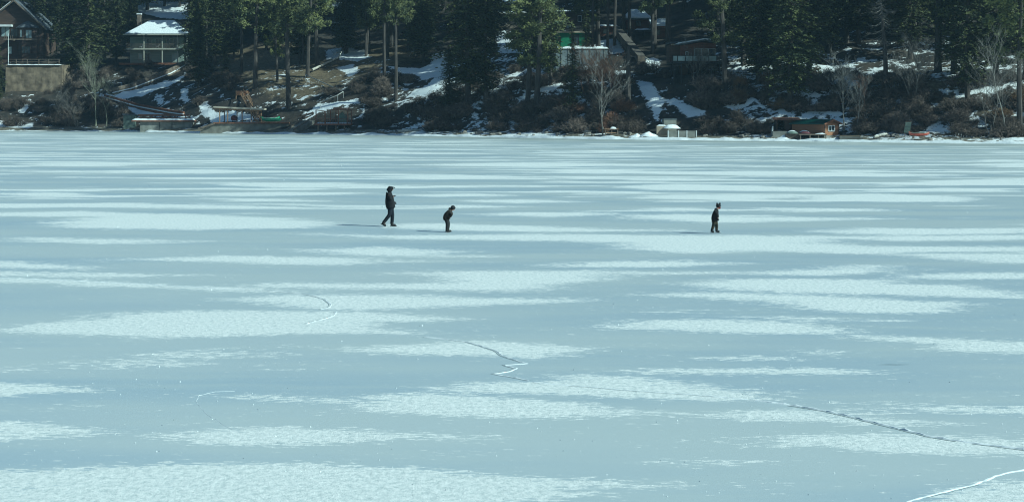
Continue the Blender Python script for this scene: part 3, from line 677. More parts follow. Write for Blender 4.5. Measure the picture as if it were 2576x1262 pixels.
for k in range(1500):
    px = rnd.uniform(-60, 2640); py = 331 + px * .011 - 165 * rnd.random() ** 1.35
    if any(sdf(np.array([[px, py]]), c)[0] > -6 for c in CLEAR): continue
    if mn.noise(Vector((px * .012, py * .03, 4))) < -.22: continue
    loc = T(px, py); u = loc.y - shore(loc.x)
    if u < 6.5 or u > 60: continue
    z = [q for q in BZ if q[0] <= max(px, 0) < q[1]][0]; cnt += 1
    if cnt <= 190:
        mm = 'tan' if (1850 < px < 1990 and py < 290) or (2440 < px and 220 < py < 300 and rnd.random() < .8) else rnd.choice(['twig', 'twig', 'twig', 'twig_red'] if 1400 < px < 1750 else ['twig'])
        lb = z[2] if mm != 'tan' else ('tan dry shrub under the bracken fir' if px < 2000 else 'tan dry shrub on the right-hand bank')
        random.seed(k); shrub(px, py, rnd.uniform(.6, 1.15), mm, lb if 'tan' not in mm else lb, ('shrubs: ' + lb), rnd.randrange(4), rnd.uniform(.7, 1.15) * (1.9 if 110 < px < 335 and py > 255 else 1), loc)
    else:
        t = rnd.choice(tmpl); b = len(brush.v); s_ = rnd.uniform(.5, 1.1); ca, sa = math.cos(k), math.sin(k)
        brush.v += [(loc.x + s_ * (v[0] * ca - v[1] * sa), loc.y + s_ * (v[0] * sa + v[1] * ca), loc.z + s_ * v[2]) for v in t.v]; brush.f += [tuple(b + i for i in f) for f in t.f]
    if cnt > 560: break
tag(obj('brushwood', brush, M['twig']), 'low tangled brushwood covering the bank between the shrubs', 'brushwood', kind='stuff')
print('shrubs', cnt)
# the cold air over the lake
hz = MB(); hz.box(-320, 320, -60, 760, -3, 130); hm = bpy.data.materials.new('haze'); hm.use_nodes = True; hn = hm.node_tree.nodes; hn.remove(hn['Principled BSDF'])
pv = hn.new('ShaderNodeVolumePrincipled'); pv.inputs['Color'].default_value = (.55, .8, 1, 1); pv.inputs['Density'].default_value = .00015; pv.inputs['Anisotropy'].default_value = .2
hm.node_tree.links.new(pv.outputs[0], hn['Material Output'].inputs['Volume']); tag(obj('haze', hz, hm), 'thin cold bluish haze in the air over the lake and shore', 'haze', kind='stuff')
#BUILDINGS
# ---------------------------------------------------------------- buildings and things on the bank
class Site:                                         # a place on the bank; x() and z() give metres from frame positions in its front plane
    def __init__(s, px, py, Y=None, du=None):
        if du is not None:
            Y = 300.
            for _ in range(30): Y = shore((px - CX) * Y / F) + du
        s.p = P(px, py, Y) if Y else T(px, py); s.Y = s.p.y; s.px = px; s.s = s.Y / F
        s.py = HY + (H - s.p.z) / s.s
    def x(s, px): return (px - s.px) * s.s
    def z(s, py): return (s.py - py) * s.s
def window(par, x0, x1, z0, z1, y=0., glass='glass', frame='white_paint', mull=1, fw=.08):
    f = MB(); f.box(x0 - fw, x1 + fw, y - .09, y + .02, z0 - fw, z0); f.box(x0 - fw, x1 + fw, y - .09, y + .02, z1, z1 + fw)
    f.box(x0 - fw, x0, y - .088, y + .018, z0, z1); f.box(x1, x1 + fw, y - .088, y + .018, z0, z1)
    for k in range(mull): xm = x0 + (x1 - x0) * (k + 1) / (mull + 1); f.box(xm - fw / 2, xm + fw / 2, y - .086, y + .016, z0, z1)
    o = obj('window', f, M[frame], par); p = MB(); p.box(x0, x1, y - .04, y + .01, z0, z1); obj('pane', p, M[glass], o); return o
def snowcap(par, x0, x1, y0, y1, z, h=.3, seed=1, name='snow_cover'):
    nx_, ny_ = max(4, int((x1 - x0) / .35)), max(3, int((y1 - y0) / .4)); mb = MB()
    for j in range(ny_ + 1):
        for i in range(nx_ + 1):
            e = min(i, nx_ - i, j, ny_ - j); x = x0 + (x1 - x0) * i / nx_; y = y0 + (y1 - y0) * j / ny_
            mb.v.append((x, y, z + (0 if e == 0 else h * (.75 + .5 * mn.noise(Vector((x * .9, y * .9, seed)))))))
    for j in range(ny_):
        for i in range(nx_): b = j * (nx_ + 1) + i; mb.f.append((b, b + 1, b + nx_ + 2, b + nx_ + 1))
    return obj(name, mb, M['snow'], par, True)

# brown gabled house, upper left
def gabled_house():
    a = Site(38, 152, Y=T(60, 158).y + 2); t = thing('gabled_house', 'dark brown gabled house with a turret bay above the tan retaining wall', 'house', a.p, 0)
    xl, xr, ze, zp, xp = a.x(-45), a.x(108), a.z(66), a.z(4), a.x(38)
    w_ = MB(); w_.prism([(xl, -4), (xr, -4), (xr, ze), (xp, zp - .2), (xl, ze)], 0, 12); obj('wall', w_, M['brown_wood'], t)
    r_ = MB(); r_.prism([(xl - 1, ze - .9), (xp, zp), (xr + 1, ze - .9), (xr + 1, ze - .6), (xp, zp + .35), (xl - 1, ze - .6)], -1.1, 12.6); r = obj('roof', r_, M['roof'], t)
    sn_ = MB(); sn_.prism([(xl - .8, ze - .58), (xp - .9, zp - .32), (xp - 1.0, zp - .12), (xl - .9, ze - .34)], -.9, 12.3); obj('snow_cover', sn_, M['snow'], r)
    f_ = MB(); f_.bar((xl - 1, -1.14, ze - .74), (xp, -1.14, zp + .16), .1, .34); f_.bar((xp, -1.14, zp + .16), (xr + 1, -1.14, ze - .74), .1, .34); obj('fascia', f_, M['old_wood'], r)
    b = MB(); cx, rr, zb = a.x(70), a.s * 27, a.z(70)
    ring = [(cx + rr * math.cos(R(180 + 22.5 + k * 45)), .4 + rr * .8 * math.sin(R(180 + 22.5 + k * 45))) for k in range(4)]
    pts = [(cx - rr, .5)] + ring + [(cx + rr, .5)]; n = len(pts)
    b.v += [(x, y, -3) for x, y in pts] + [(x, y, zb) for x, y in pts]; b.f += [(i, i + 1, n + i + 1, n + i) for i in range(n - 1)] + [tuple(range(n, 2 * n))]
    bay = obj('bay', b, M['brown_wood'], t)
    c = MB(); k0 = [(cx + (x - cx) * 1.18, .4 + (y - .4) * 1.18, zb - .05) for x, y in pts]; c.v += k0 + [(cx, .45, a.z(49))]; c.f += [(i, i + 1, n) for i in range(n - 1)] + [tuple(reversed(range(n)))]; obj('bay_roof', c, M['roof'], bay)
    window(t, a.x(70), a.x(84), a.z(96), a.z(77), -rr * .74 + .35, 'curtain_glass', 'old_wood'); window(t, a.x(55), a.x(62), a.z(94), a.z(76), -rr * .70 + .35, 'curtain_glass', 'old_wood', mull=0)
    window(t, a.x(4), a.x(24), a.z(92), a.z(68), 0, 'curtain_glass', 'old_wood'); window(t, a.x(28), a.x(44), a.z(92), a.z(74), 0, 'glass', 'brown_wood')
    window(t, a.x(60), a.x(80), a.z(134), a.z(118), -rr * .72 + .35, 'glass', 'brown_wood', 2); window(t, a.x(20), a.x(30), a.z(136), a.z(118), 0, 'curtain_glass', 'brown_wood', 0)
    e = MB(); e.box(a.x(-5), a.x(33), -1.6, -.02, a.z(68), a.z(63)); obj('porch_roof', e, M['white_paint'], t)
    d = MB(); d.box(a.x(18), a.x(100), -3, -2.9, a.z(102), a.z(99)); 
    for px in range(20, 42, 5): d.box(a.x(px), a.x(px) + .08, -2.98, -2.92, a.z(102), a.z(90))
    d.box(a.x(18), a.x(40), -2.9, -.02, a.z(103), a.z(101)); obj('balcony', d, M['old_wood'], t)
gabled_house()
def tan_wall():
    a = Site(85, 232); t = thing('retaining_wall', 'tall tan rough retaining wall with snow along its top, below the brown gabled house', 'wall', a.p)
    mb = MB(); nx_, nz = 40, 18; x0, x1 = a.x(12), a.x(154); top = a.z(163)
    for j in range(nz + 1):
        for i in range(nx_ + 1):
            x = x0 + (x1 - x0) * i / nx_; z = -2.5 + (top + 2.5) * j / nz; mb.v.append((x, (z + 2) * .12 + .18 * mn.fractal(Vector((x * .5, z * .5, 3)), 1, 2, 3), z + (0 if j < nz else .1 * mn.noise(Vector((x, 0, 0))))))
    for j in range(nz):
        for i in range(nx_): b = j * (nx_ + 1) + i; mb.f.append((b, b + 1, b + nx_ + 2, b + nx_ + 1))
    b = len(mb.v); e = [nx_ + j * (nx_ + 1) for j in range(nz + 1)]
    for j in e: v = mb.v[j]; mb.v.append((v[0] + .8, v[1] + 6, v[2]))
    for j in range(nz): mb.f.append((e[j], b + j, b + j + 1, e[j + 1]))
    mb.box(x0 + .2, x1 + .2, 1.2, 9, -2, top - .12)
    obj('wall_face', mb, M['tan_wall'], t)
    snowcap(t, x0 + .3, x1 - .2, .55, 7.5, top - .08, .22, 3)
    f = thing('railing', 'low wooden railing along the top of the tan retaining wall', 'railing', a.p + Vector((0, .9, top)))
    for px in (38, 66, 95, 120, 146): m_ = MB(); m_.box(a.x(px) - .07, a.x(px) + .07, -.07, .07, -.3, 1.15); obj('post', m_, M['old_wood'], f)
    m_ = MB(); m_.box(a.x(20), a.x(148), -.05, .05, 1.151, 1.25); m_.box(a.x(20), a.x(148), -.03, .03, .6, .68); obj('rail', m_, M['old_wood'], f)
    g_ = Site(21, 160, Y=a.Y + 1.5); fp = thing('flagpole', 'thin white pole in front of the brown gabled house', 'pole', g_.p); m_ = MB(); m_.tube([(0, 0, -.6), (0, 0, g_.z(85))], [.09, .05], 8); obj('pole', m_, M['white_paint'], fp)
    m_ = MB(); m_.tube([(0, 0, g_.z(85)), (0, 0, g_.z(83.5))], [.1, .04], 8); obj('finial', m_, M['steel'], fp)
tan_wall()
def balcony_house():
    a = Site(400, 158, Y=T(400, 164).y + 1.5); t = thing('balcony_house', 'pale green two-storey house with full-width balcony and snow on its hipped roof', 'house', a.p)
    x0, x1 = a.x(318), a.x(472); d = 2.4; w_ = MB(); w_.box(x0 + .3, x1 - 1.4, d, d + 8, -3, a.z(92)); obj('wall', w_, M['cream'], t)
    z1, ze = a.z(122), a.z(88)
    r_ = MB(); r_.hip(x0 - .6, x1 + 1.0, -.7, d + 8.8, ze, a.z(44) - ze - .6, 4.6, .12); r = obj('roof', r_, M['roof'], t)
    s_ = MB(); s_.hip(x0 - .2, x1 + .5, -.45, d + 8.4, ze + .16, a.z(44) - ze - .75, 4.6, .18)
    me_ = obj('snow_cover', s_, M['snow'], r)
    g_ = MB(); g_.box(x0 - .6, x1 + 1.0, -.86, -.71, ze - .12, ze + .14); obj('gutter', g_, M['cream_paint'], r)
    m_ = MB(); m_.box(x0, x1, -.1, d, z1 - .28, z1); m_.box(x0, x1, -.14, -.1, z1 - .3, z1 + .04); obj('balcony_floor', m_, M['cream_paint'], t)
    m_ = MB(); m_.box(x0 - 1.5, x1 - 1, -1.2, d, -.55, -.05); obj('patio', m_, M['rust'], t)
    for px in (362, 408, 446, 470):
        m_ = MB(); m_.box(a.x(px) - .1, a.x(px) + .1, 0, .2, -.05, ze - .01); obj('post', m_, M['cream_paint'], t)
    rl = MB(); rl.box(x0, x1, .04, .1, z1 + .95, z1 + 1.03)
    for k in range(64): xx = x0 + (x1 - x0) * k / 63; rl.box(xx - .02, xx + .02, .05, .09, z1 + .04, z1 + .95)
    obj('railing', rl, M['old_wood'], t)
    for p0, p1 in ((363, 376), (387, 402), (414, 428), (432, 444)): window(t, a.x(p0), a.x(p1), z1 + .15, z1 + 2.2, d, 'glass', 'cream_paint')
    window(t, a.x(358), a.x(372), .1, 2.2, d, 'glass', 'cream_paint'); window(t, a.x(428), a.x(444), .3, 2.1, d, 'curtain_glass', 'cream_paint')
    window(t, a.x(343), a.x(352), .9, 2.1, d, 'curtain_glass', 'cream_paint', 0)
    for px in (352, 394): 
        c_ = MB(); cx = a.x(px); c_.box(cx - .3, cx + .3, .7, 1.3, z1 + .42, z1 + .48); c_.bar((cx + .3, .72, z1 + .45), (cx + .55, .72, z1 + 1.05), .05); c_.bar((cx + .3, 1.28, z1 + .45), (cx + .55, 1.28, z1 + 1.05), .05); c_.box(cx + .36, cx + .5, .72, 1.28, z1 + .6, z1 + 1.0)
        for sx, sy in ((-.28, .72), (-.28, 1.26), (.28, .72), (.28, 1.26)): c_.box(cx + sx - .02, cx + sx + .02, sy, sy + .04, z1, z1 + .42)
        tag(obj('deck_chair', c_, M['white_paint']), 'white deck chair on the upper balcony, ' + ('nearest the left end' if px == 352 else 'the one further right'), 'chair').location = a.p
    c_ = MB(); c_.box(a.x(333), a.x(342), 5, 6.2, ze, a.z(34)); ch = obj('chimney', c_, M['old_wood'], t); c_ = MB(); c_.box(a.x(332), a.x(343), 4.9, 6.3, a.z(34) + .003, a.z(31)); obj('chimney_cap', c_, M['snow'], ch)
balcony_house()
def run_stair(name, label, cat, p0, p1, wd, wood, n=0, snow=False, rise=.0, rail=False, tread='new_wood'):
    t = thing(name, label, cat, p0); d = p1 - p0; hv = Vector((d.x, d.y, 0)); s = Vector((-hv.y, hv.x, 0)).normalized(); L = d.length
    for k in (-1, 1): m_ = MB(); m_.bar(s * wd / 2 * k + Vector((0, 0, rise)), d + s * wd / 2 * k + Vector((0, 0, rise)), .09, .3); obj('stringer', m_, M[wood], t)
    n = n or int(abs(d.z) / .2); m_ = MB()
    for k in range(n): c = d * ((k + .5) / n) + Vector((0, 0, rise + .12)); h = hv.normalized() * .16; m_.bar(c - s * (wd / 2 - .06), c + s * (wd / 2 - .06), .3, .05)
    obj('treads', m_, M[tread], t)
    if snow: m_ = MB(); m_.bar(Vector((0, 0, rise + .24)), d + Vector((0, 0, rise + .24)), wd * .7, .12); obj('snow_cover', m_, M['snow'], t)
    if rail:
        m_ = MB()
        for k in (-1, 1):
            m_.bar(s * wd / 2 * k + Vector((0, 0, rise + 1.05)), d + s * wd / 2 * k + Vector((0, 0, rise + 1.05)), .08, .1)
            for q in range(int(L / 1.6) + 1): c = d * (q / int(L / 1.6)) + s * (wd / 2 + .06) * k; m_.bar(c + Vector((0, 0, rise - .3)), c + Vector((0, 0, rise + 1.05)), .08)
        obj('handrail', m_, M[wood], t)
    return t
def hugging(name, label, cat, pts, wd, hgt_, m_):     # wall that follows the ground through frame positions
    q = [T(*p) for p in pts]; t = thing(name, label, cat, q[0]); mb = MB(); sn_ = MB(); fine = []
    for a_, b_ in zip(q, q[1:]):
        for k in range(8): fine.append(a_.lerp(b_, k / 8) - q[0])
    fine.append(q[-1] - q[0])
    for p, r in zip(fine, fine[1:]): mb.bar(p + Vector((0, 0, hgt_ / 2 - .6)), r + Vector((0, 0, hgt_ / 2 - .6)), wd, hgt_ + 1.2)
    obj('wall_blocks', mb, M[m_], t)
    for p, r in zip(fine, fine[1:]): sn_.bar(p + Vector((0, -wd * .7, hgt_ * .3)), r + Vector((0, -wd * .7, hgt_ * .3)), wd * .7, .2)
    obj('snow_cover', sn_, M['snow'], t); return t
hugging('stepped_wall', 'long stepped stone wall with a snowy path climbing to the balcony house', 'wall', [(284, 242), (330, 228), (380, 210), (430, 190), (466, 172)], .5, 1.5, 'old_wood')
hugging('edging_wall', 'low earth-brown timber edging running down to the flat boathouse', 'wall', [(262, 248), (300, 258), (345, 272), (430, 288), (462, 292)], .5, .8, 'rust')

def flat_boathouse():
    a = Site(420, 326, du=3.5); t = thing('flat_boathouse', 'low concrete boathouse with rust-edged flat roof under snow, near the left of the shore', 'boathouse', a.p)
    x0, x1 = a.x(352), a.x(487); w_ = MB(); w_.box(x0, a.x(466), 0, 5, -.8, a.z(306)); w_.box(a.x(466) + .003, x1 - .3, -.25, 5, -.8, a.z(306)); obj('wall', w_, M['concrete'], t)
    r_ = MB(); r_.box(x0 - 1.6, x1, -.5, 5.4, a.z(306) + .003, a.z(302.5)); r = obj('roof', r_, M['rust'], t); snowcap(r, x0 - 1.5, x1 - .3, -.4, 5.2, a.z(302.5), .38, 5)
    d = MB(); d.box(a.x(400), a.x(401.5), -.06, -.01, -.3, a.z(308)); d.box(a.x(432), a.x(433.5), -.06, -.01, -.3, a.z(308)); obj('door_seam', d, M['dark'], t)
    m_ = MB(); m_.box(a.x(340), a.x(470), 2.9, 3.1, a.z(292.5), a.z(288)); m_.box(a.x(340), a.x(462), 2.92, 3.08, a.z(298), a.z(296))
    for px in (345, 375, 405, 435, 460): m_.box(a.x(px) - .08, a.x(px) + .08, 2.88, 3.12, a.z(303), a.z(288) + .002)
    obj('railing', m_, M['rust'], t)
    b = Site(325, 322, du=5); t = thing('garden_shed', 'small grey-green shed half hidden in brush left of the flat boathouse', 'shed', b.p, R(8)); m_ = MB(); m_.box(b.x(311), b.x(340), 0, 2.2, -.6, b.z(290)); obj('wall', m_, M['tarp'], t)
    m_ = MB(); m_.prism([(b.x(308), b.z(290) + .003), (b.x(343), b.z(290) + .003), (b.x(343), b.z(288)), (b.x(308), b.z(286))], -.2, 2.5); obj('roof', m_, M['roof'], t)
    m_ = MB(); m_.box(b.x(320), b.x(331), -.05, -.005, -.2, b.z(296)); obj('door', m_, M['tarp'], t)
flat_boathouse()
def dock_wall():
    a = Site(620, 327, du=3.2); t = thing('dock_wall', 'long low concrete dock wall under the open canopy', 'wall', a.p)
    m_ = MB(); m_.prism([(a.x(500), -.9), (a.x(724), -.9), (a.x(724), a.z(311)), (a.x(534), a.z(311)), (a.x(505), -.2)], 0, 6); obj('wall_face', m_, M['concrete_dark'], t)
    m_ = MB(); m_.box(a.x(536), a.x(726), -.3, 6, a.z(311) + .003, a.z(308)); obj('deck', m_, M['rust'], t); snowcap(t, a.x(590), a.x(648), .6, 2.2, a.z(308), .16, 9)
    b = MB()
    for p0, p1 in (((500, 324), (540, 311)),): b.bar((a.x(p0[0]), -.35, a.z(p0[1])), (a.x(p1[0]), -.35, a.z(p1[1])), .5, .35)
    obj('ramp_beam', b, M['old_wood'], t)
    c = thing('open_canopy', 'flat faded canopy on thin wooden posts over the dock', 'canopy', a.p)
    r_ = MB(); xs, xe = a.x(537), a.x(662); r_.prism([(xs, a.z(271)), (xe, a.z(277)), (xe, a.z(273)), (xs, a.z(268))], -.2, 4.4); obj('roof', r_, M['canopy'], c)
    for k, px in enumerate((552, 572, 608.5, 646)): m_ = MB(); m_.box(a.x(px) - .09, a.x(px) + .09, .2, .38, a.z(308), a.z(276.5)); obj('post', m_, M['new_wood'], c)
    for k, px in enumerate((556, 588, 624, 650)): m_ = MB(); m_.box(a.x(px) - .08, a.x(px) + .08, 3.9, 4.06, a.z(308), a.z(276.5)); obj('post', m_, M['new_wood'], c)
    m_ = MB(); m_.bar((a.x(540), .29, a.z(274)), (a.x(658), .29, a.z(278.5)), .1, .22); obj('beam', m_, M['new_wood'], c)
    for px in (595, 628): m_ = MB(); m_.bar((a.x(px), .29, a.z(284)), (a.x(px + 14), .29, a.z(277)), .08); obj('brace', m_, M['new_wood'], c)
    k = thing('covered_barbecue', 'round maroon covered barbecue under the open canopy', 'barbecue', a.p + Vector((a.x(586), 1.6, a.z(308)))); m_ = MB(); m_.tube([(0, 0, .35), (0, 0, .6), (0, 0, 1.0), (0, 0, 1.25), (0, 0, 1.35)], [.5, .66, .64, .4, .08], 12); obj('cover', m_, M['maroon'], k, True)
    m_ = MB(); 
    for s_ in (-1, 1): m_.bar((s_ * .4, 0, 0), (s_ * .35, 0, .5), .07)
    obj('leg', m_, M['dark'], k)
    def hull(L, wdt, h):
        mb = MB(); n = 14
        for i in range(n + 1):
            u = i / n * 2 - 1; ww = wdt * (1 - abs(u) ** 2.4); z0 = h * .35 * abs(u) ** 4
            for k_ in range(7): an = math.pi * k_ / 6; mb.v.append((u * L / 2, math.cos(an) * ww / 2, z0 + h - math.sin(an) * h * (1 - .3 * abs(u) ** 3) * .95 + (h * .3 * abs(u) ** 3 if k_ in (0, 6) else 0)))
        for i in range(n):
            for k_ in range(6): b = i * 7 + k_; mb.f.append((b, b + 1, b + 8, b + 7))
            mb.f.append((i * 7 + 6, i * 7, i * 7 + 7, i * 7 + 13))
        return mb
    for k_, (px, dy, lab) in enumerate(((682, .7, 'green canoe lying on the dock, the nearer of two'), (676, 2.0, 'green canoe lying on the dock, the one behind'))):
        t = thing('canoe', lab, 'canoe', a.p + Vector((a.x(px), dy, a.z(308) + .15 + .3 * k_))); obj('hull', hull(3.6, .75, .42), M['green_boat'], t, True); m_ = MB(); m_.tube([(-1.7, -.02, .47), (-.9, -.33, .44), (0, -.38, .43), (.9, -.33, .44), (1.7, -.02, .47)], .035, 5); obj('gunwale', m_, M['white_paint'], t)
        m_ = MB(); m_.box(-1, -.9, -.35, .35, -.15 - .3 * k_, .05); m_.box(.9, 1, -.35, .35, -.15 - .3 * k_, .05); obj('cradle', m_, M['old_wood'], t)
    b = Site(2312, 347, du=2.2); t = thing('canoe', 'long red canoe lying on the beach near the right end of the shore', 'canoe', b.p + Vector((0, 0, .25)), R(-3)); obj('hull', hull(2.9, .7, .42), M['red_boat'], t, True)
    m_ = MB(); m_.tube([(-1.4, -.02, .47), (-.7, -.33, .44), (0, -.36, .43), (.7, -.33, .44), (1.4, -.02, .47)], .03, 5); obj('gunwale', m_, M['cream_paint'], t); m_ = MB(); m_.box(.1, .8, -.3, .3, -.35, .02); m_.box(-.9, -.7, -.3, .3, -.35, .04); obj('cradle', m_, M['old_wood'], t)
dock_wall()
def orange_stair():
    a = Site(618, 241); top = a.p + Vector((0, 0, .5)); t = thing('stair_landing', 'orange new-timber landing at the head of the wooden stair', 'deck', a.p)
    x0, x1 = a.x(594), a.x(643); m_ = MB(); m_.box(x0, x1, -.4, 2, a.z(240), a.z(237)); obj('deck', m_, M['orange_wood'], t); m_ = MB(); m_.box(x0, x1 - 1.4, -.46, -.4, a.z(238), a.z(229)); obj('front_board', m_, M['orange_wood'], t)
    for px, tp in ((595, 228), (613, 224), (628, 232), (637, 225), (643, 234)): m_ = MB(); m_.box(a.x(px) - .07, a.x(px) + .07, -.55, -.41, -1.2, a.z(tp)); obj('post', m_, M['new_wood'], t)
    m_ = MB(); m_.bar((a.x(613), -.6, a.z(226)), (a.x(628), -.6, a.z(236)), .1); m_.bar((a.x(628), 2, a.z(230)), (a.x(643), 2, a.z(230)), .1); obj('rail', m_, M['new_wood'], t)
    b = Site(650, 304, du=5.2); run_stair('wooden_stair', 'steep stair of new timber going down from the orange landing to the dock', 'stairs', b.p, P(613, 241, a.Y - .5), 1.0, 'new_wood', 17, rail=True)
orange_stair()
def ramp():
    a = Site(740, 326, du=3.3); t = thing('boat_ramp', 'weathered boat ramp with rails running down from the crib of logs', 'ramp', a.p)
    m_ = MB(); m_.v += [(a.x(716), -.6, a.z(327)), (a.x(745), -.6, a.z(327)), (a.x(785), 4.5, a.z(303)), (a.x(752), 4.5, a.z(303)), (a.x(716), -.6, -1), (a.x(745), -.6, -1), (a.x(785), 4.5, -1), (a.x(752), 4.5, -1)]
    m_.f += [(0, 1, 2, 3), (0, 4, 5, 1), (1, 5, 6, 2), (2, 6, 7, 3), (3, 7, 4, 0)]; obj('slab', m_, M['concrete_dark'], t)
    for o_ in (722, 740): m_ = MB(); m_.bar((a.x(o_), -.8, a.z(326)), (a.x(o_ + 33), 4, a.z(300)), .16, .2); obj('rail', m_, M['old_wood'], t)
    c = thing('log_crib', 'jumbled crib of split logs at the head of the boat ramp', 'log pile', a.p + Vector((a.x(755), 4.6, a.z(305)))); rn = random.Random(3)
    for k in range(11): m_ = MB(); x = -1.2 + .2 * k; z = rn.uniform(0, 1.2); m_.tube([(x, 0, z), (x + rn.uniform(.8, 1.8), rn.uniform(-.3, .6), z + rn.uniform(.1, .9))], .12, 6); obj('log', m_, M['new_wood' if k % 3 else 'old_wood'], c)
ramp()
def pergola():
    a = Site(838, 328, du=4.5); t = thing('pergola_deck', 'rust-brown timber deck on stilts with an open post frame', 'deck', a.p); dz = a.z(311)
    m_ = MB(); m_.box(a.x(790), a.x(884), -.2, 3.2, dz - .3, dz); d = obj('deck', m_, M['rust'], t); snowcap(d, a.x(793), a.x(880), -.1, 2.4, dz, .22, 12)
    for px, y, tp in ((795, 0, 277), (818, 0, 281), (827, 3, 276), (841, 3, 276), (851, 0, 274), (875, 0, 274), (880, 3, 276)): m_ = MB(); m_.box(a.x(px) - .09, a.x(px) + .09, y - .09, y + .09, dz, a.z(tp)); obj('post', m_, M['rust'], t)
    m_ = MB(); m_.box(a.x(838), a.x(881), -.12, .12, a.z(274) + .002, a.z(271)); m_.bar((a.x(795), 0, a.z(277)), (a.x(818), 0, a.z(280)), .14); m_.bar((a.x(827), 3, a.z(276)), (a.x(880), 3, a.z(276)), .14); m_.bar((a.x(875), 0, a.z(275)), (a.x(880), 3, a.z(276)), .12); obj('beam', m_, M['rust'], t)
    m_ = MB(); m_.bar((a.x(866), 0, a.z(275)), (a.x(875), 0, a.z(282)), .1); m_.bar((a.x(875), 0, a.z(275)), (a.x(881), 0, a.z(280)), .1); obj('brace', m_, M['rust'], t)
    m_ = MB()
    for px in range(796, 884, 4): m_.box(a.x(px) - .02, a.x(px) + .02, -.18, -.14, dz, dz + .8)
    m_.box(a.x(793), a.x(884), -.2, -.12, dz + .8, dz + .88); obj('railing', m_, M['rust'], t)
    for px in (800, 822, 845, 866): m_ = MB(); m_.box(a.x(px) - .12, a.x(px) + .12, .1, .34, -.9, dz - .3); obj('pile', m_, M['old_wood'], t)
    c = thing('tarp_shelter', 'grey-green tarp shelter standing on the pergola deck', 'shelter', a.p + Vector((a.x(858), 1.2, dz + .02))); w2 = a.s * 12; hh = a.z(281) - dz
    m_ = MB(); m_.prism([(-w2, 0), (w2, 0), (w2 * .95, hh * .55), (w2 * .1, hh), (-w2 * .9, hh * .6)], 0, 1.5); obj('tarp', m_, M['tarp'], c); m_ = MB(); m_.bar((w2 * .1, -.04, hh + .03), (w2 * .95, -.04, hh * .57), .06); m_.bar((w2 * .1, -.04, hh + .03), (-w2 * .9, -.04, hh * .62), .06); obj('frame', m_, M['new_wood'], c)
pergola()
def pipes():
    pts = [T(769, 201), T(864, 247), T(850, 253), T(806, 273)]; o = pts[0]; t = thing('pipe_handrail', 'zigzag galvanised pipe handrail on the dark slope above the pergola deck', 'handrail', o)
    q = [p - o + Vector((0, -.4, 1.0)) for p in pts]; m_ = MB(); m_.tube(q, .085, 6); obj('rail', m_, M['steel'], t)
    for p in q: m_ = MB(); m_.tube([p - Vector((0, 0, 1.8)), p], .06, 6); obj('post', m_, M['steel'], t)
    for k in (.35, .8): m_ = MB(); p = q[0].lerp(q[1], k); m_.tube([p - Vector((0, 0, 1.6)), p], .04, 6); obj('post', m_, M['steel'], t)
    pts = [T(786, 184), T(820, 168), T(852, 154), T(870, 118)]; o = pts[0]; q = [p - o + Vector((0, -.5, .6)) for p in pts]; t = thing('fallen_trunk', 'long white fallen tree trunk lying across the snowy clearing', 'fallen tree', o)
    m_ = MB(); m_.tube(q, [.26, .2, .16, .08], 8); obj('trunk', m_, M['white_paint'] if 0 else M['bark_white'], t); m_ = MB(); rn = random.Random(2)
    for k in range(10): p = q[1].lerp(q[3], rn.random()); m_.tube([p, p + Vector((rn.gauss(0, .8), rn.gauss(0, .5), rn.uniform(.2, 1.2)))], [.05, .015], 4)
    obj('branches', m_, M['bark_pale'], t)
    for i, (p0, p1, r_, lab) in enumerate((((1002, 334), (1089, 336), .27, 'long grey driftwood log with snow on it at the edge of the beach'), ((2200, 346), (2231, 339), .17, 'pale driftwood log lying slantwise right of the concrete block'), ((1468, 335), (1512, 332), .15, 'thin log at the waterline left of the pale slim tree'))):
        a = T(*p0) if i != 1 else Site(*p0, du=2).p; b = T(*p1) if i != 1 else P(*p1, a.y + 1.5); b.y = a.y if i == 0 else b.y; b.z = a.z + .05 if i == 0 else b.z
        t = thing('driftwood_log', lab, 'log', a + Vector((0, 0, r_ * .8))); m_ = MB(); d = b - a; m_.tube([Vector((0, 0, 0)), d * .5 + Vector((0, 0, .05)), d], [r_, r_ * 1.05, r_ * .8], 9); obj('log', m_, M['bark_white'], t)
        m_ = MB(); m_.bar(d * .1 + Vector((0, 0, r_)), d * .8 + Vector((0, 0, r_ * .95)), r_ * .9, .08); obj('snow_cover', m_, M['snow'], t)
M['bark_white'] = mat('bleached_wood', (.55, .52, .45), (.34, .32, .28), 2, .9)
pipes()
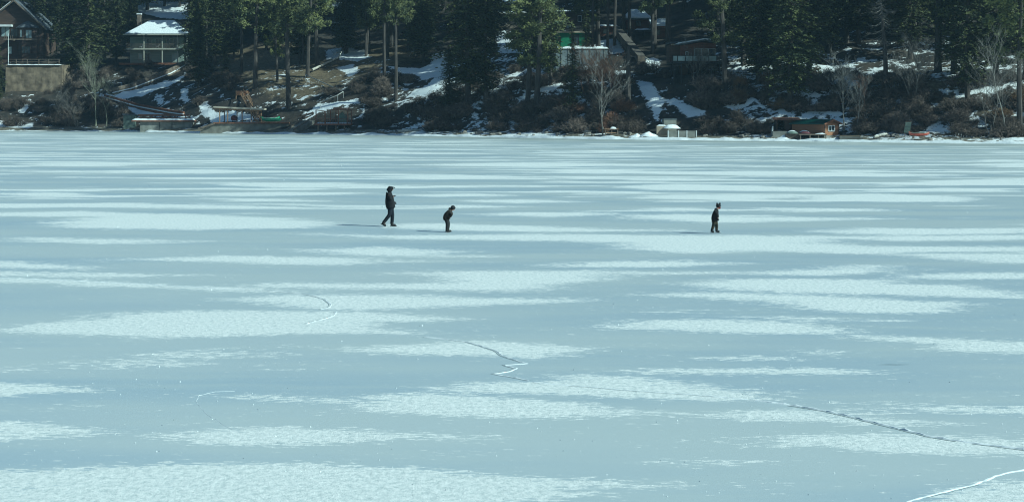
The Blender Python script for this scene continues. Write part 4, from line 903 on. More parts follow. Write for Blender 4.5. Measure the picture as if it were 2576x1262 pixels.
def block(name, label, cat, px, py, x0, x1, top, depth, wall, roof=None, snow=0, back=0, rz=0, windows=(), roofkind='flat', below=4):
    a = Site(px, py); a.p.y += back; t = thing(name, label, cat, a.p, rz); X0, X1 = a.x(x0), a.x(x1); zt = a.z(top)
    m_ = MB(); m_.box(X0, X1, 0, depth, -below, zt); obj('wall', m_, M[wall], t); r = None
    if roofkind == 'flat': m_ = MB(); m_.box(X0 - .5, X1 + .5, -.6, depth + .4, zt + .003, zt + .28); r = obj('roof', m_, M[roof or 'roof'], t); zs = zt + .28
    if roofkind == 'shed': m_ = MB(); m_.prismx([(-.8, zt + .02), (depth + .5, zt + 1.4), (depth + .5, zt + 1.65), (-.8, zt + .26)], X0 - .5, X1 + .5); r = obj('roof', m_, M[roof or 'roof'], t)
    if roofkind == 'hip': m_ = MB(); m_.hip(X0 - .6, X1 + .6, -.7, depth + .6, zt + .003, 1.7, 1.6); r = obj('roof', m_, M[roof or 'roof'], t)
    if snow and roofkind == 'flat': snowcap(r, X0 - .4, X1 + .4, -.5, depth + .3, zs, snow, px)
    if snow and roofkind == 'hip': m_ = MB(); m_.hip(X0 - .45, X1 + .45, -.55, depth + .45, zt + .2, 1.7, 1.6, snow); obj('snow_cover', m_, M['snow'], r)
    if snow and roofkind == 'shed': m_ = MB(); m_.prismx([(-.7, zt + .29), (depth + .4, zt + 1.66), (depth + .4, zt + 1.66 + snow), (-.6, zt + .29 + snow)], X0 - .4, X1 + .4); obj('snow_cover', m_, M['snow'], r)
    for wq in windows: window(t, a.x(wq[0]), a.x(wq[1]), a.z(wq[3]), a.z(wq[2]), 0, *(wq[4:]))
    return t, a
block('grey_cabin', 'shaded grey cabin with white door frames at the top of the dry lawn', 'cabin', 752, 99, 728, 772, 70, 6, 'brown_wood', 'roof', 0, 0, 0, ((740, 750, 72, 97, 'glass', 'white_paint', 0), (756, 768, 72, 98, 'curtain_glass', 'white_paint', 1)))
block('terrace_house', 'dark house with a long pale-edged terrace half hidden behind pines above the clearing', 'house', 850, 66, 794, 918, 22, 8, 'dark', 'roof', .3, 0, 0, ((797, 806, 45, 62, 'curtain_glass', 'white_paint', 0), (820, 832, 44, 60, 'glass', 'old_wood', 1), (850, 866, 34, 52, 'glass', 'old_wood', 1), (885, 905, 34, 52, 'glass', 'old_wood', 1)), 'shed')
a_ = Site(850, 66); t_ = thing('terrace_deck', 'pale-edged terrace deck in front of the dark house above the clearing', 'deck', a_.p + Vector((0, -2, 0)))
m_ = MB(); m_.box(a_.x(832), a_.x(918), 0, 1.95, a_.z(60), a_.z(57)); obj('deck', m_, M['white_paint'], t_)
for px in (836, 862, 890, 914): m_ = MB(); m_.box(a_.x(px) - .08, a_.x(px) + .08, .05, .2, -3, a_.z(60)); obj('post', m_, M['old_wood'], t_)
block('beige_house', 'beige flat-roofed house corner with snow on its roof at the top centre', 'house', 1290, 72, 1249, 1345, 36, 7, 'beige', 'canopy', .35, 0, R(-14), ((1300, 1312, 44, 60, 'glass', 'white_paint', 1), (1262, 1272, 44, 60, 'glass', 'white_paint', 0)))
block('upper_house', 'grey house with snowy hipped roof behind the beige house', 'house', 1310, 30, 1262, 1345, 10, 6, 'old_wood', 'roof', .3, 4, 0, (), 'hip')
block('green_house', 'bright green low building with a beige band and dark doorway, behind pines', 'house', 1440, 117, 1398, 1483, 83, 6, 'green_wall', 'beige', 0, 0, 0, ((1441, 1456, 88, 114, 'glass', 'dark', 1), (1404, 1410, 92, 106, 'glass', 'dark', 0)))
block('dark_upper_house', 'dark two-storey house with small window standing behind the green building', 'house', 1440, 80, 1396, 1500, 30, 6, 'brown_wood', 'roof', .3, 3.5, 0, ((1428, 1436, 62, 76, 'curtain_glass', 'white_paint', 0), (1456, 1464, 24 + 14, 24 + 28, 'glass', 'white_paint', 0), (1474, 1484, 38, 52, 'glass', 'white_paint', 0), (1410, 1420, 38, 52, 'glass', 'white_paint', 0)))
block('orange_shed', 'orange-brown shed with snow on its roof beside the top of the covered chute', 'shed', 1528, 88, 1507, 1549, 70, 4, 'red_wood', 'rust', .4, 0, 0, ((1518, 1526, 74, 84, 'glass', 'brown_wood', 0),))
block('red_brown_cabin', 'red-brown cabin with snowy hipped roof right of the top of the covered chute', 'cabin', 1603, 74, 1574, 1632, 50, 5, 'red_wood', 'roof', .3, 0, 0, ((1600, 1612, 54, 66, 'glass', 'brown_wood', 1), (1582, 1588, 54, 72, 'glass', 'dark', 0)), 'hip')
block('brown_outbuilding', 'dark red-brown outbuilding between thick pines above the stilted cabin', 'cabin', 1662, 97, 1643, 1680, 70, 5, 'red_wood', 'rust', .3, 0, 0, ((1652, 1660, 76, 88, 'glass', 'brown_wood', 0),), 'shed')
block('blue_gable_house', 'pale blue-grey house corner showing between firs at the upper right edge', 'house', 2556, 88, 2544, 2600, 56, 6, 'cream', 'roof', .35, 0, 0, ((2552, 2560, 62, 78, 'glass', 'white_paint', 0),), 'hip')
block('small_grey_hut', 'small slate-blue hut between the firs above the orange boathouse', 'hut', 2030, 143, 2014, 2048, 128, 3, 'tarp', 'roof', .2, 0, 0, ((2026, 2034, 131, 139, 'glass', 'dark', 0),), 'hip')
def snowy_pergola():
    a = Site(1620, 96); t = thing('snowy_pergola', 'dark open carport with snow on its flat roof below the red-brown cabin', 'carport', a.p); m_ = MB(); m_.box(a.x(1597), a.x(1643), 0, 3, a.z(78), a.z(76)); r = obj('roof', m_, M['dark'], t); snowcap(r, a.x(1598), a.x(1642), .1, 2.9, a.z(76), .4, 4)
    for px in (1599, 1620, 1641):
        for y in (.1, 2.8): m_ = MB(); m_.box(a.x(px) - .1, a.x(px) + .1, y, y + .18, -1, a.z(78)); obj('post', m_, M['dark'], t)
snowy_pergola()
def grey_wall():
    a = Site(1465, 167); t = thing('concrete_wall', 'broad grey concrete wall with snow on top below the green building', 'wall', a.p); m_ = MB(); m_.box(a.x(1398), a.x(1530), 0, 3, -2, a.z(124)); obj('wall_face', m_, M['concrete_pale'], t)
    m_ = MB()
    for px in range(1412, 1530, 18): m_.box(a.x(px) - .06, a.x(px) + .06, -.08, -.001, -1, a.z(125))
    obj('rib', m_, M['concrete'], t); m_ = MB(); m_.box(a.x(1396), a.x(1532), -.15, 3.1, a.z(124) + .003, a.z(122.5)); obj('coping', m_, M['concrete'], t); snowcap(t, a.x(1397), a.x(1531), -.1, 3, a.z(122.5), .4, 6)
M['brown_grey'] = mat('brown_grey_cladding', (.13, .115, .10), (.08, .07, .062), 2, .9)
M['concrete_pale'] = mat('blue_grey_concrete', (.22, .25, .26), (.14, .165, .18), .8, .9)
grey_wall()
def chute():
    p0, p1 = T(1613, 166), T(1550, 90); d = p1 - p0; t = thing('covered_chute', 'long grey-brown covered stair tube slanting down the slope from the orange shed', 'covered stair', p0 + Vector((0, 0, .8)))
    m_ = MB(); m_.bar(Vector((0, 0, 0)), d, 1.15, 1.5); obj('casing', m_, M['brown_grey'], t); m_ = MB(); n = 16
    for k in range(n + 1): c = d * (k / n); e = d.normalized() * .06; m_.bar(c - e, c + e, 1.25, 1.6)
    obj('batten', m_, M['old_wood'], t); m_ = MB(); s = Vector((-d.y, d.x, 0)).normalized(); up = s.cross(d).normalized(); up = up if up.z > 0 else -up; m_.bar(up * .86, d + up * .86, 1.35, .08); obj('roof', m_, M['brown_grey'], t)
    p0, p1 = T(1634, 166), T(1602, 146); q = thing('stair_rail', 'pale handrail slanting away from the foot of the covered chute', 'handrail', p0); m_ = MB(); d = p1 - p0; m_.bar((0, 0, 1), d + Vector((0, 0, 1)), .12); obj('rail', m_, M['bark_white'], q)
    for k in (0, .5, 1): m_ = MB(); m_.bar(d * k - Vector((0, 0, .4)), d * k + Vector((0, 0, 1)), .1); obj('post', m_, M['bark_white'], q)
chute()
def stilt_cabin():
    a = Site(1765, 198); t = thing('stilt_cabin', 'red-brown cabin with low-pitched roof and a glass-railed deck on tall stilts', 'cabin', a.p); dk = a.z(155); back = 3.0
    m_ = MB(); m_.prism([(a.x(1716), dk), (a.x(1806), dk), (a.x(1806), a.z(108)), (a.x(1768), a.z(105)), (a.x(1716), a.z(114))], back, back + 7); obj('wall', m_, M['red_wood'], t)
    m_ = MB(); m_.box(a.x(1690), a.x(1716) - .01, back + .6, back + 7, dk, a.z(112)); obj('side_wing', m_, M['brown_wood'], t)
    for nm, pl, y0 in (('roof', [(1708, 113), (1776, 102), (1808, 107), (1808, 104), (1776, 98.5), (1708, 110)], back - 1.6), ('upper_roof', [(1688, 107), (1752, 100.5), (1752, 98), (1688, 104)], back + 3)):
        m_ = MB(); m_.prism([(a.x(x), a.z(y)) for x, y in pl], y0, back + 8); r = obj(nm, m_, M['roof'], t)
        m_ = MB(); k = 3; q = pl[k:]; q = sorted(q); m_.prism([(a.x(x), a.z(y) + .01) for x, y in q] + [(a.x(x), a.z(y) + .2) for x, y in reversed(q)], y0 + .2, back + 7.8); obj('snow_cover', m_, M['snow'], r)
    for p0, p1 in ((1752, 1768), (1770, 1786), (1788, 1804)): window(t, a.x(p0), a.x(p1), a.z(145), a.z(122), back, 'glass', 'white_paint', 0, .06)
    window(t, a.x(1730), a.x(1735), a.z(141), a.z(130), back, 'glass', 'white_paint', 0)
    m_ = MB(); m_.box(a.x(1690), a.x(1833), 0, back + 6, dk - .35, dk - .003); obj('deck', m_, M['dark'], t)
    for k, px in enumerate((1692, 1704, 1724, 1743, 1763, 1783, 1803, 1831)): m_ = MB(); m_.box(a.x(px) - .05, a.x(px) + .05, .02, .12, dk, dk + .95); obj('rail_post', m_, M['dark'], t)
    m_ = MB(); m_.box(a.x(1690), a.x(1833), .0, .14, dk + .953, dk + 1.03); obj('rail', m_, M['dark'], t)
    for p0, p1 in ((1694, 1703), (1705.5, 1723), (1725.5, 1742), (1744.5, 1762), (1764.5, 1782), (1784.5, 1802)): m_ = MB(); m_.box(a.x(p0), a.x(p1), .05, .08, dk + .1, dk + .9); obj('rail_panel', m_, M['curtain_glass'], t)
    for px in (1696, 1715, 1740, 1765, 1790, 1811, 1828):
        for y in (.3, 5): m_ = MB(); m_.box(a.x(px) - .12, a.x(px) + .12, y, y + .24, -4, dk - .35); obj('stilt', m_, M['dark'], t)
    m_ = MB(); m_.bar((a.x(1828), .4, dk - .4), (a.x(1815), .4, a.z(172)), .14); m_.bar((a.x(1696), .4, a.z(172)), (a.x(1715), .4, dk - .4), .14); obj('brace', m_, M['dark'], t)
    m_ = MB(); m_.box(a.x(1722), a.x(1812), 5.3, 9, -3, dk - .36); obj('lower_wall', m_, M['brown_wood'], t)
stilt_cabin()
def tank():
    a = Site(1718, 345, du=2.5); t = thing('concrete_bin', 'low box of pale concrete panels between white posts at the snowy water edge', 'enclosure', a.p); x0, x1 = a.x(1681), a.x(1753); zt = a.z(329.5)
    n = 3; ps = [1681, 1707, 1728, 1752]
    for p0, p1 in zip(ps, ps[1:]): m_ = MB(); m_.box(a.x(p0) + .07, a.x(p1) - .07, 0, .12, -.4, zt); obj('panel', m_, M['concrete'], t)
    for px in ps: m_ = MB(); m_.box(a.x(px) - .07, a.x(px) + .07, -.06, .18, -.4, zt + .05); obj('post', m_, M['white_paint'], t)
    m_ = MB(); m_.box(x0, x0 + .12, .18, 2.4, -.4, zt - .01); m_.box(x1 - .12, x1, .18, 2.4, -.4, zt - .01); m_.box(x0 + .12, x1 - .12, 2.28, 2.4, -.4, zt - .02); obj('side_panel', m_, M['concrete'], t); snowcap(t, x0 + .14, x1 - .14, .2, 2.26, zt - .6, .5, 2)
    b = Site(1685, 320, du=6.5); k = thing('storage_box', 'grey box with slanted pale lid and snow behind the concrete panels', 'box', b.p, R(6)); m_ = MB(); m_.prism([(b.x(1670), -1.2), (b.x(1702), -1.2), (b.x(1702), b.z(301)), (b.x(1670), b.z(301))], 0, 1.6); obj('body', m_, M['concrete'], k)
    m_ = MB(); m_.box(b.x(1669), b.x(1703), -.08, 1.7, b.z(301) + .003, b.z(299.5)); obj('lid', m_, M['concrete_pale'], k)
    c = Site(1662, 329, du=4.5); k = thing('concrete_plinth', 'small tan concrete plinth with snow left of the panel enclosure', 'plinth', c.p); m_ = MB(); m_.box(c.x(1652), c.x(1680), 0, 1.6, -.8, c.z(317)); obj('block', m_, M['beige'], k); snowcap(k, c.x(1653), c.x(1679), .05, 1.5, c.z(317), .3, 8)
    for px, py, r_, lab in ((1632, 342, .95, 'pile of shovelled snow left of the concrete panel enclosure'), (1690, 322, .9, 'rounded heap of snow on top of the tan plinth behind the panels'), (1975, 352, 1.05, 'low heap of snow in front of the snow-covered boats'), (1600, 345, .8, 'small snow heap further left of the concrete panel enclosure')):
        q = Site(px, py, du=1.6 if py > 330 else 5.5); mb = MB(); n1_, n2_ = 18, 8
        for j in range(n2_ + 1):
            for i in range(n1_): an = 6.283 * i / n1_; rr = r_ * j / n2_; mb.v.append((rr * math.cos(an) * 1.6, rr * math.sin(an), r_ * .75 * math.cos(j / n2_ * 1.5) ** 1.1 * (1 + .95 * mn.noise(Vector((rr * math.cos(an) * 1.5, rr * math.sin(an) * 1.5, px)))) - .12))
        for j in range(n2_):
            for i in range(n1_): mb.f.append((j * n1_ + i, j * n1_ + (i + 1) % n1_, (j + 1) * n1_ + (i + 1) % n1_, (j + 1) * n1_ + i))
        o = tag(obj('snow_heap', mb, M['snow'], smooth=True), lab, 'snow heap'); o.location = q.p
    d = Site(1538, 340, du=3.5); k = thing('low_platform', 'low yellowish timber platform by the pale slim shore tree', 'platform', d.p); m_ = MB()
    for j in range(6): m_.box(d.x(1521), d.x(1556), j * .3, j * .3 + .26, d.z(326), d.z(324))
    obj('deck', m_, M['new_wood'], k)
    for px in (1523, 1539, 1554): m_ = MB(); m_.box(d.x(px) - .08, d.x(px) + .08, .1, .26, -.5, d.z(326) - .002); obj('leg', m_, M['old_wood'], k)
    m_ = MB(); m_.box(d.x(1524), d.x(1550), -.6, -.3, d.z(335), d.z(333)); obj('step', m_, M['new_wood'], k); snowcap(k, d.x(1535), d.x(1552), .1, 1.5, d.z(324), .3, 3)
tank()
def orange_hut():
    a = Site(2074, 341, du=4.2); th = R(34); t = thing('orange_hut', 'orange cedar boathouse with dark green roof and a white-framed gable window', 'boathouse', a.p, th)
    w_, L_ = a.s * 42 / math.cos(th), a.s * 66 / math.sin(th); ze = a.z(311); zp = a.z(304)
    m_ = MB(); m_.prism([(0, 0), (w_, 0), (w_, ze), (w_ / 2, zp), (0, ze)], 0, L_); obj('wall', m_, M['orange_wood'], t)
    m_ = MB(); m_.prism([(-.35, ze - .15), (w_ / 2, zp + .05), (w_ + .35, ze - .15), (w_ + .35, ze - .02), (w_ / 2, zp + .2), (-.35, ze - .02)], -.35, L_ + .3); r = obj('roof', m_, M['green_roof'], t)
    m_ = MB(); m_.bar((-.35, -.38, ze - .1), (w_ / 2, -.38, zp + .12), .06, .22); m_.bar((w_ / 2, -.38, zp + .12), (w_ + .35, -.38, ze - .1), .06, .22); obj('bargeboard', m_, M['rust'], r)
    m_ = MB()
    for x in (.06, w_ - .06): m_.box(x - .09, x + .09, -.03, .03, 0, ze - .1)
    obj('corner_board', m_, M['brown_wood'], t)
    window(t, w_ * .28, w_ * .66, a.z(329.5), a.z(317), -.01, 'glass', 'white_paint', 1, .09)
    m_ = MB(); m_.box(-.1, w_ + .1, -.1, L_, -1.6, -.003); obj('foundation', m_, M['concrete'], t)
    b = Site(2146, 358, du=2.2); k = thing('concrete_block', 'long low tan-grey concrete block right of the orange boathouse', 'wall', b.p, R(-8)); m_ = MB(); m_.prism([(b.x(2113), -.6), (b.x(2178), -.6), (b.x(2170), b.z(345)), (b.x(2113), b.z(343))], 0, 4.5); obj('block', m_, M['concrete_dark'], k)
    m_ = MB(); m_.box(b.x(2114), b.x(2168), 1, 4.3, b.z(343) - .05, b.z(342)); obj('cap', m_, M['tan_wall'], k)
    c = Site(2046, 356, du=1.8); k = thing('jetty', 'short weathered jetty on posts in front of the orange boathouse', 'jetty', c.p, R(-3)); m_ = MB(); m_.box(c.x(2010), c.x(2080), 0, 3.2, c.z(340), c.z(337.5)); d = obj('deck', m_, M['old_wood'], k); snowcap(d, c.x(2052), c.x(2078), .1, 1.4, c.z(337.5), .2, 7)
    for px in (2014, 2038, 2059, 2077): m_ = MB(); m_.box(c.x(px) - .08, c.x(px) + .08, .05, .21, -.4, c.z(340)); obj('post', m_, M['old_wood'], k)
    m_ = MB(); m_.box(c.x(2006), c.x(2078), 3.0, 3.2, -.4, c.z(341)); obj('back_wall', m_, M['dark'], k)
    for px, w2, lab, mm in ((1998, 17, 'snow-covered boat left on the jetty, paler one', 'tarp'), (2029, 17, 'boat under a maroon cover with snow on the jetty', 'maroon')):
        q = thing('covered_boat', lab, 'boat', c.p + Vector((c.x(px), 1.9, c.z(337)))); m_ = MB(); n = 10
        for i in range(n + 1):
            u = i / n * 2 - 1; ww = .75 * (1 - abs(u) ** 3)
            for kk in range(7): an = math.pi * kk / 6; m_.v.append((u * w2 * c.s, math.cos(an) * ww, math.sin(an) * .42 * (1 - u * u) + .02))
        for i in range(n):
            for kk in range(6): b_ = i * 7 + kk; m_.f.append((b_, b_ + 1, b_ + 8, b_ + 7))
        obj('cover', m_, M[mm], q, True); s_ = MB(); s_.v = [(x * .92, y * .6, z * 1.05 + .05) for x, y, z in m_.v]; s_.f = list(m_.f); obj('snow_cover', s_, M['snow'], q, True)
        if px < 2010: m_ = MB(); m_.box(-1, 1, -.3, .3, -1.4, .01); obj('cradle', m_, M['old_wood'], q)
    d = Site(1980, 331, du=8); k = thing('boat_shed', 'dark brown open-fronted shed under the large sunlit fir left of the orange boathouse', 'shed', d.p, R(-4)); x0, x1 = d.x(1953), d.x(2010)
    m_ = MB(); m_.box(x0, x0 + .2, 0, 4, -1, d.z(302)); m_.box(d.x(1974), x1, 0, 4, -1, d.z(302)); m_.box(x0 + .2, d.x(1974), 3.8, 4, -1, d.z(302)); obj('wall', m_, M['brown_wood'], k)
    m_ = MB(); m_.prismx([(-.6, d.z(302)), (4.3, d.z(297)), (4.3, d.z(296)), (-.6, d.z(301))], x0 - .4, x1 + .3); obj('roof', m_, M['rust'], k)
    e = Site(1961, 337, du=4); k = thing('landing_slab', 'pale concrete slab on the beach below the dark boat shed', 'slab', e.p); m_ = MB(); m_.box(e.x(1944), e.x(1980), 0, 2, -.5, e.z(330.5)); obj('slab', m_, M['concrete'], k)
    f = Site(1942, 334, du=5); k = thing('marker_post', 'short white leaning post beside the pale landing slab', 'post', f.p, 0); m_ = MB(); m_.tube([(0, 0, -.4), (.12, 0, f.z(318))], [.12, .11], 8); obj('post', m_, M['white_paint'], k); m_ = MB(); m_.tube([(.12, 0, f.z(318)), (.122, 0, f.z(317))], [.14, .1], 8); obj('cap', m_, M['concrete'], k)
    g_ = Site(2281, 337, du=4.5); k = thing('leaning_board', 'grey-teal slatted board leaning on posts in the brush left of the red canoe', 'board', g_.p, R(-12)); m_ = MB()
    for j in range(7): z0 = g_.z(334) + j * .22; m_.box(-.42 + .04 * j, .42 + .04 * j, 0, .05, z0, z0 + .19)
    obj('slats', m_, M['tarp'], k); m_ = MB(); m_.bar((-.36, .08, -.5), (-.08, .08, 1.8), .08); m_.bar((.36, .08, -.5), (.62, .08, 1.8), .08); obj('post', m_, M['old_wood'], k)
orange_hut()
# boulders along the beach
def rock_mesh(seed):
    mb = MB(); n1_, n2_ = 9, 6
    for j in range(n2_ + 1):
        for i in range(n1_):
            th, ph = math.pi * j / n2_, 6.283 * i / n1_; v = Vector((math.sin(th) * math.cos(ph), math.sin(th) * math.sin(ph) * .8, math.cos(th) * .7)); v *= 1 + .55 * mn.noise(v * 1.4 + Vector((seed * 3, 0, 0))); mb.v.append(tuple(v))
    for j in range(n2_):
        for i in range(n1_): mb.f.append((j * n1_ + i, (j + 1) * n1_ + i, (j + 1) * n1_ + (i + 1) % n1_, j * n1_ + (i + 1) % n1_))
    m_ = bpy.data.meshes.new('boulder'); m_.from_pydata(mb.v, [], mb.f); m_.materials.append(M['rock']); return m_
RK = [rock_mesh(k) for k in range(4)]; rnd = random.Random(4)
RZ = [(870, 1000, 'grey boulder on the beach right of the pergola deck', 16), (1090, 1260, 'grey boulder on the beach right of the long driftwood log', 12), (1250, 1500, 'grey boulder under the bank of the two leaning pines', 16), (1560, 1640, 'boulder in the rock heap left of the snow pile', 18), (1770, 1945, 'grey boulder on the beach right of the concrete panel enclosure', 16), (2180, 2560, 'grey boulder on the right-hand beach', 16), (330, 370, 'boulder at the left foot of the flat boathouse', 4)]
for x0, x1, lab, n in RZ:
    for k in range(n):
        px = rnd.uniform(x0, x1); a = Site(px, 330, du=rnd.uniform(2.5, 7)); x, y = a.p.x, a.p.y; o = link('boulder', rnd.choice(RK), None); sc = rnd.uniform(.16, .5) * (1.3 if rnd.random() < .15 else 1)
        o.location = (x, y, hgt(x, y) + sc * .2); o.scale = (sc * rnd.uniform(.9, 1.5), sc, sc * rnd.uniform(.7, 1)); o.rotation_euler = (0, 0, rnd.random() * 6); tag(o, lab, 'boulder', lab.replace('grey boulder', 'boulders').replace('boulder in', 'boulders in'))

# ---------------------------------------------------------------- people on the ice
M['skin'] = mat('skin', (.52, .30, .22), (.48, .27, .20), 5, .6); M['black_cloth'] = mat('black_jacket_cloth', (.010, .011, .015), (.006, .007, .009), 9, .85, bump=.4)
M['jeans'] = mat('dark_blue_denim', (.009, .013, .022), (.005, .008, .014), 12, .9, bump=.3); M['brown_cloth'] = mat('dark_olive_brown_cloth', (.035, .03, .026), (.014, .013, .013), 8, .9, bump=.4)
M['black_pants'] = mat('black_snow_trousers', (.014, .015, .018), (.009, .010, .012), 8, .8, bump=.3); M['camo'] = mat('camouflage_cloth', (.06, .045, .025), (.012, .016, .014), 14, .9, lo=.5, hi=.58)
M['boot'] = mat('black_boot', (.016, .016, .018), (.010, .010, .011), 8, .5); M['grey_cloth'] = mat('grey_knit', (.045, .045, .05), (.02, .02, .025), 20, .95); M['hair'] = mat('brown_hair', (.05, .03, .02), (.03, .02, .012), 20, .7)
M['red_cloth'] = mat('dark_red_knit', (.15, .022, .026), (.10, .015, .018), 20, .9); M['steel_blade'] = mat('skate_blade', (.6, .62, .64), (.5, .52, .54), 8, .25, metal=.9); M['white_boot'] = mat('white_sole', (.62, .64, .64), (.5, .52, .52), 8, .5)
def skin(name, chains, m_, par, sub=2):              # chains: lists of (x, y, z, r[, ry]); later chains join at the named earlier vertex
    V, E, Rr, idx = [], [], [], {}
    for ch in chains:
        prev = None
        for q in ch:
            if isinstance(q, str): prev = idx[q]; continue
            nm = None
            if isinstance(q[0], str): nm, q = q[0], q[1:]
            V.append(q[:3]); Rr.append((q[3], q[4] if len(q) > 4 else q[3]))
            if nm: idx[nm] = len(V) - 1
            if prev is not None: E.append((prev, len(V) - 1))
            prev = len(V) - 1
    me_ = bpy.data.meshes.new('t'); me_.from_pydata(V, E, []); o = bpy.data.objects.new('t', me_); COL.objects.link(o)
    md = o.modifiers.new('s', 'SKIN'); md.use_smooth_shade = True
    for k, d in enumerate(me_.skin_vertices[0].data): d.radius = Rr[k]; d.use_root = (k == 0)
    ms = o.modifiers.new('u', 'SUBSURF'); ms.levels = sub; ms.render_levels = sub
    bpy.context.view_layer.update(); dg = bpy.context.evaluated_depsgraph_get(); nm_ = bpy.data.meshes.new_from_object(o.evaluated_get(dg)); bpy.data.objects.remove(o)
    nm_.materials.clear(); nm_.materials.append(m_); nm_.name = name; return link(name, nm_, None, par)
def finger_chains(w, d, up, s=1., curl=.9):           # palm and five fingers from wrist w along d
    w = Vector(w); d = Vector(d).normalized(); up = Vector(up); side = d.cross(up).normalized(); up = side.cross(d).normalized(); out = []
    palm = w + d * .075 * s; out.append(('palm', palm)); ch = []
    for k, L in enumerate((.070, .078, .072, .056)):
        b = palm + side * (k - 1.5) * .021 * s + d * .01 * s; c1 = b + (d * math.cos(curl * .4) - up * math.sin(curl * .4)) * L * .5 * s; c2 = c1 + (d * math.cos(curl) - up * math.sin(curl)) * L * .32 * s; c3 = c2 + (d * math.cos(curl * 1.6) - up * math.sin(curl * 1.6)) * L * .28 * s
        ch.append([(*p, r * s) for p, r in ((b, .010), (c1, .009), (c2, .0085), (c3, .0075))])
    b = w + d * .03 * s - side * .03 * s; ch.append([(*p, r * s) for p, r in ((b, .012), (b + (d * .5 - side * .7) * .035 * s, .011), (b + (d * .9 - side * .75) * .055 * s, .009))])
    return palm, ch
def face(par, c, fwd, s, m_):                        # nose, ears, eyes as small pieces of the head
    pass
def person(label, foot, J, cloth, extras, sc=1.):
    t = thing('person', label, 'person', foot); j = {k: Vector(v) for k, v in J.items()}; f = lambda n, r, ry=None: (n, *j[n], r) if ry is None else (n, *j[n], r, ry)
    r_ = sc; hf = (j['head'] - j['neck']).normalized(); look = Vector(J.get('look', (1, 0, -.2))).normalized()
    wl, cl = finger_chains(j['hand_l'], j['hand_l'] - j['elbow_l'], (0, 0, 1), r_); wr, cr_ = finger_chains(j['hand_r'], j['hand_r'] - j['elbow_r'], (0, 0, 1), r_)
    skin('body', [[f('hip', .07 * r_, .09 * r_), f('waist', .08 * r_, .10 * r_), f('chest', .09 * r_, .12 * r_), f('neck', .055 * r_), ('jaw', *(j['head'] - hf * .055 * r_ + look * .03 * r_), .066 * r_), ('crown', *(j['head'] + hf * .055 * r_ - look * .01), .078 * r_)],
        ['jaw', (*(j['head'] - hf * .02 * r_ + look * .105 * r_), .016 * r_)],
        ['hip', f('knee_l', .05 * r_), f('ankle_l', .028 * r_), (*(j['toe_l'] + (j['ankle_l'] - j['toe_l']) * .35),   .022 * r_)], ['hip', f('knee_r', .05 * r_), f('ankle_r', .028 * r_), (*(j['toe_r'] + (j['ankle_r'] - j['toe_r']) * .35), .022 * r_)],
        ['chest', f('shoulder_l', .02 * r_), f('elbow_l', .024 * r_), f('hand_l', .026 * r_), ('palm_l', *wl, .026 * r_)], ['chest', f('shoulder_r', .02 * r_), f('elbow_r', .024 * r_), f('hand_r', .026 * r_), ('palm_r', *wr, .026 * r_)]]
        + [['palm_l'] + c[1:] for c in cl] + [['palm_r'] + c[1:] for c in cr_], M['skin'], t)
    jr = cloth.get('jacket_r', 1.); hem = j['hip'] - (j['waist'] - j['hip']).normalized() * .17 * r_
    skin('jacket', [[(*hem, .135 * r_ * jr, .16 * r_ * jr), (*j['hip'], .16 * r_ * jr, .185 * r_ * jr), ('w', *j['waist'], .165 * r_ * jr, .19 * r_ * jr), ('c', *j['chest'], .18 * r_ * jr, .21 * r_ * jr), ('n', *(j['chest'].lerp(j['neck'], .75)), .105 * r_, .12 * r_), (*(j['neck'] + hf * .02), .075 * r_)],
        ['c', (*j['shoulder_l'], .115 * r_), (*j['elbow_l'], .085 * r_), (*j['elbow_l'].lerp(j['hand_l'], 1.02), .062 * r_)], ['c', (*j['shoulder_r'], .115 * r_), (*j['elbow_r'], .085 * r_), (*j['elbow_r'].lerp(j['hand_r'], 1.02), .062 * r_)]], M[cloth['jacket']], t)
    if cloth.get('gloves'):
        for s_, w_, c_ in (('l', wl, cl), ('r', wr, cr_)): skin('glove', [[(*j['hand_' + s_], .04 * r_), ('p', *w_, .038 * r_)]] + [['p'] + [(*q[:3], q[3] * 1.5) for q in c[1:]] for c in c_], M[cloth['gloves']], t)
    lr = cloth.get('leg_r', 1.)
    skin('trousers', [[('h', *(j['hip'] + Vector((0, 0, .06 * r_))), .15 * r_, .17 * r_), ('tl', *(j['hip'].lerp(j['knee_l'], .35)), .115 * r_ * lr), (*j['knee_l'], .092 * r_ * lr), (*j['knee_l'].lerp(j['ankle_l'], .45), .084 * r_ * lr), (*j['knee_l'].lerp(j['ankle_l'], .97), .078 * r_ * lr)],
        ['h', (*(j['hip'].lerp(j['knee_r'], .35)), .115 * r_ * lr), (*j['knee_r'], .092 * r_ * lr), (*j['knee_r'].lerp(j['ankle_r'], .45), .084 * r_ * lr), (*j['knee_r'].lerp(j['ankle_r'], .97), .078 * r_ * lr)]], M[cloth['trousers']], t)
    for s_ in 'lr':
        a, h, o = j['ankle_' + s_], j['heel_' + s_], j['toe_' + s_]
        b = skin('boot', [[(*(a + (a - h.lerp(o, .2)).normalized() * .12 * r_), .085 * r_), (*a, .085 * r_), (*(h.lerp(o, .12) + (a - h) * .3), .078 * r_), (*(h.lerp(o, .55) + (a - h) * .25), .066 * r_), (*(o + (a - h) * .12 + (h - o) * .08), .055 * r_)]], M['boot'], t)
        m_ = MB(); u = (o - h).normalized(); m_.bar(h - u * .04 * r_, o + u * .01 * r_, .085 * r_, .03 * r_); obj('sole', m_, M[cloth.get('sole', 'boot')], b)
        if cloth.get('skates'): m_ = MB(); dn = Vector((0, 0, -.045 * r_)); m_.bar(h + dn - u * .05, o + dn + u * .02, .006, .05 * r_); obj('blade', m_, M['steel_blade'], b)
    extras(t, j, look, hf, r_); return t
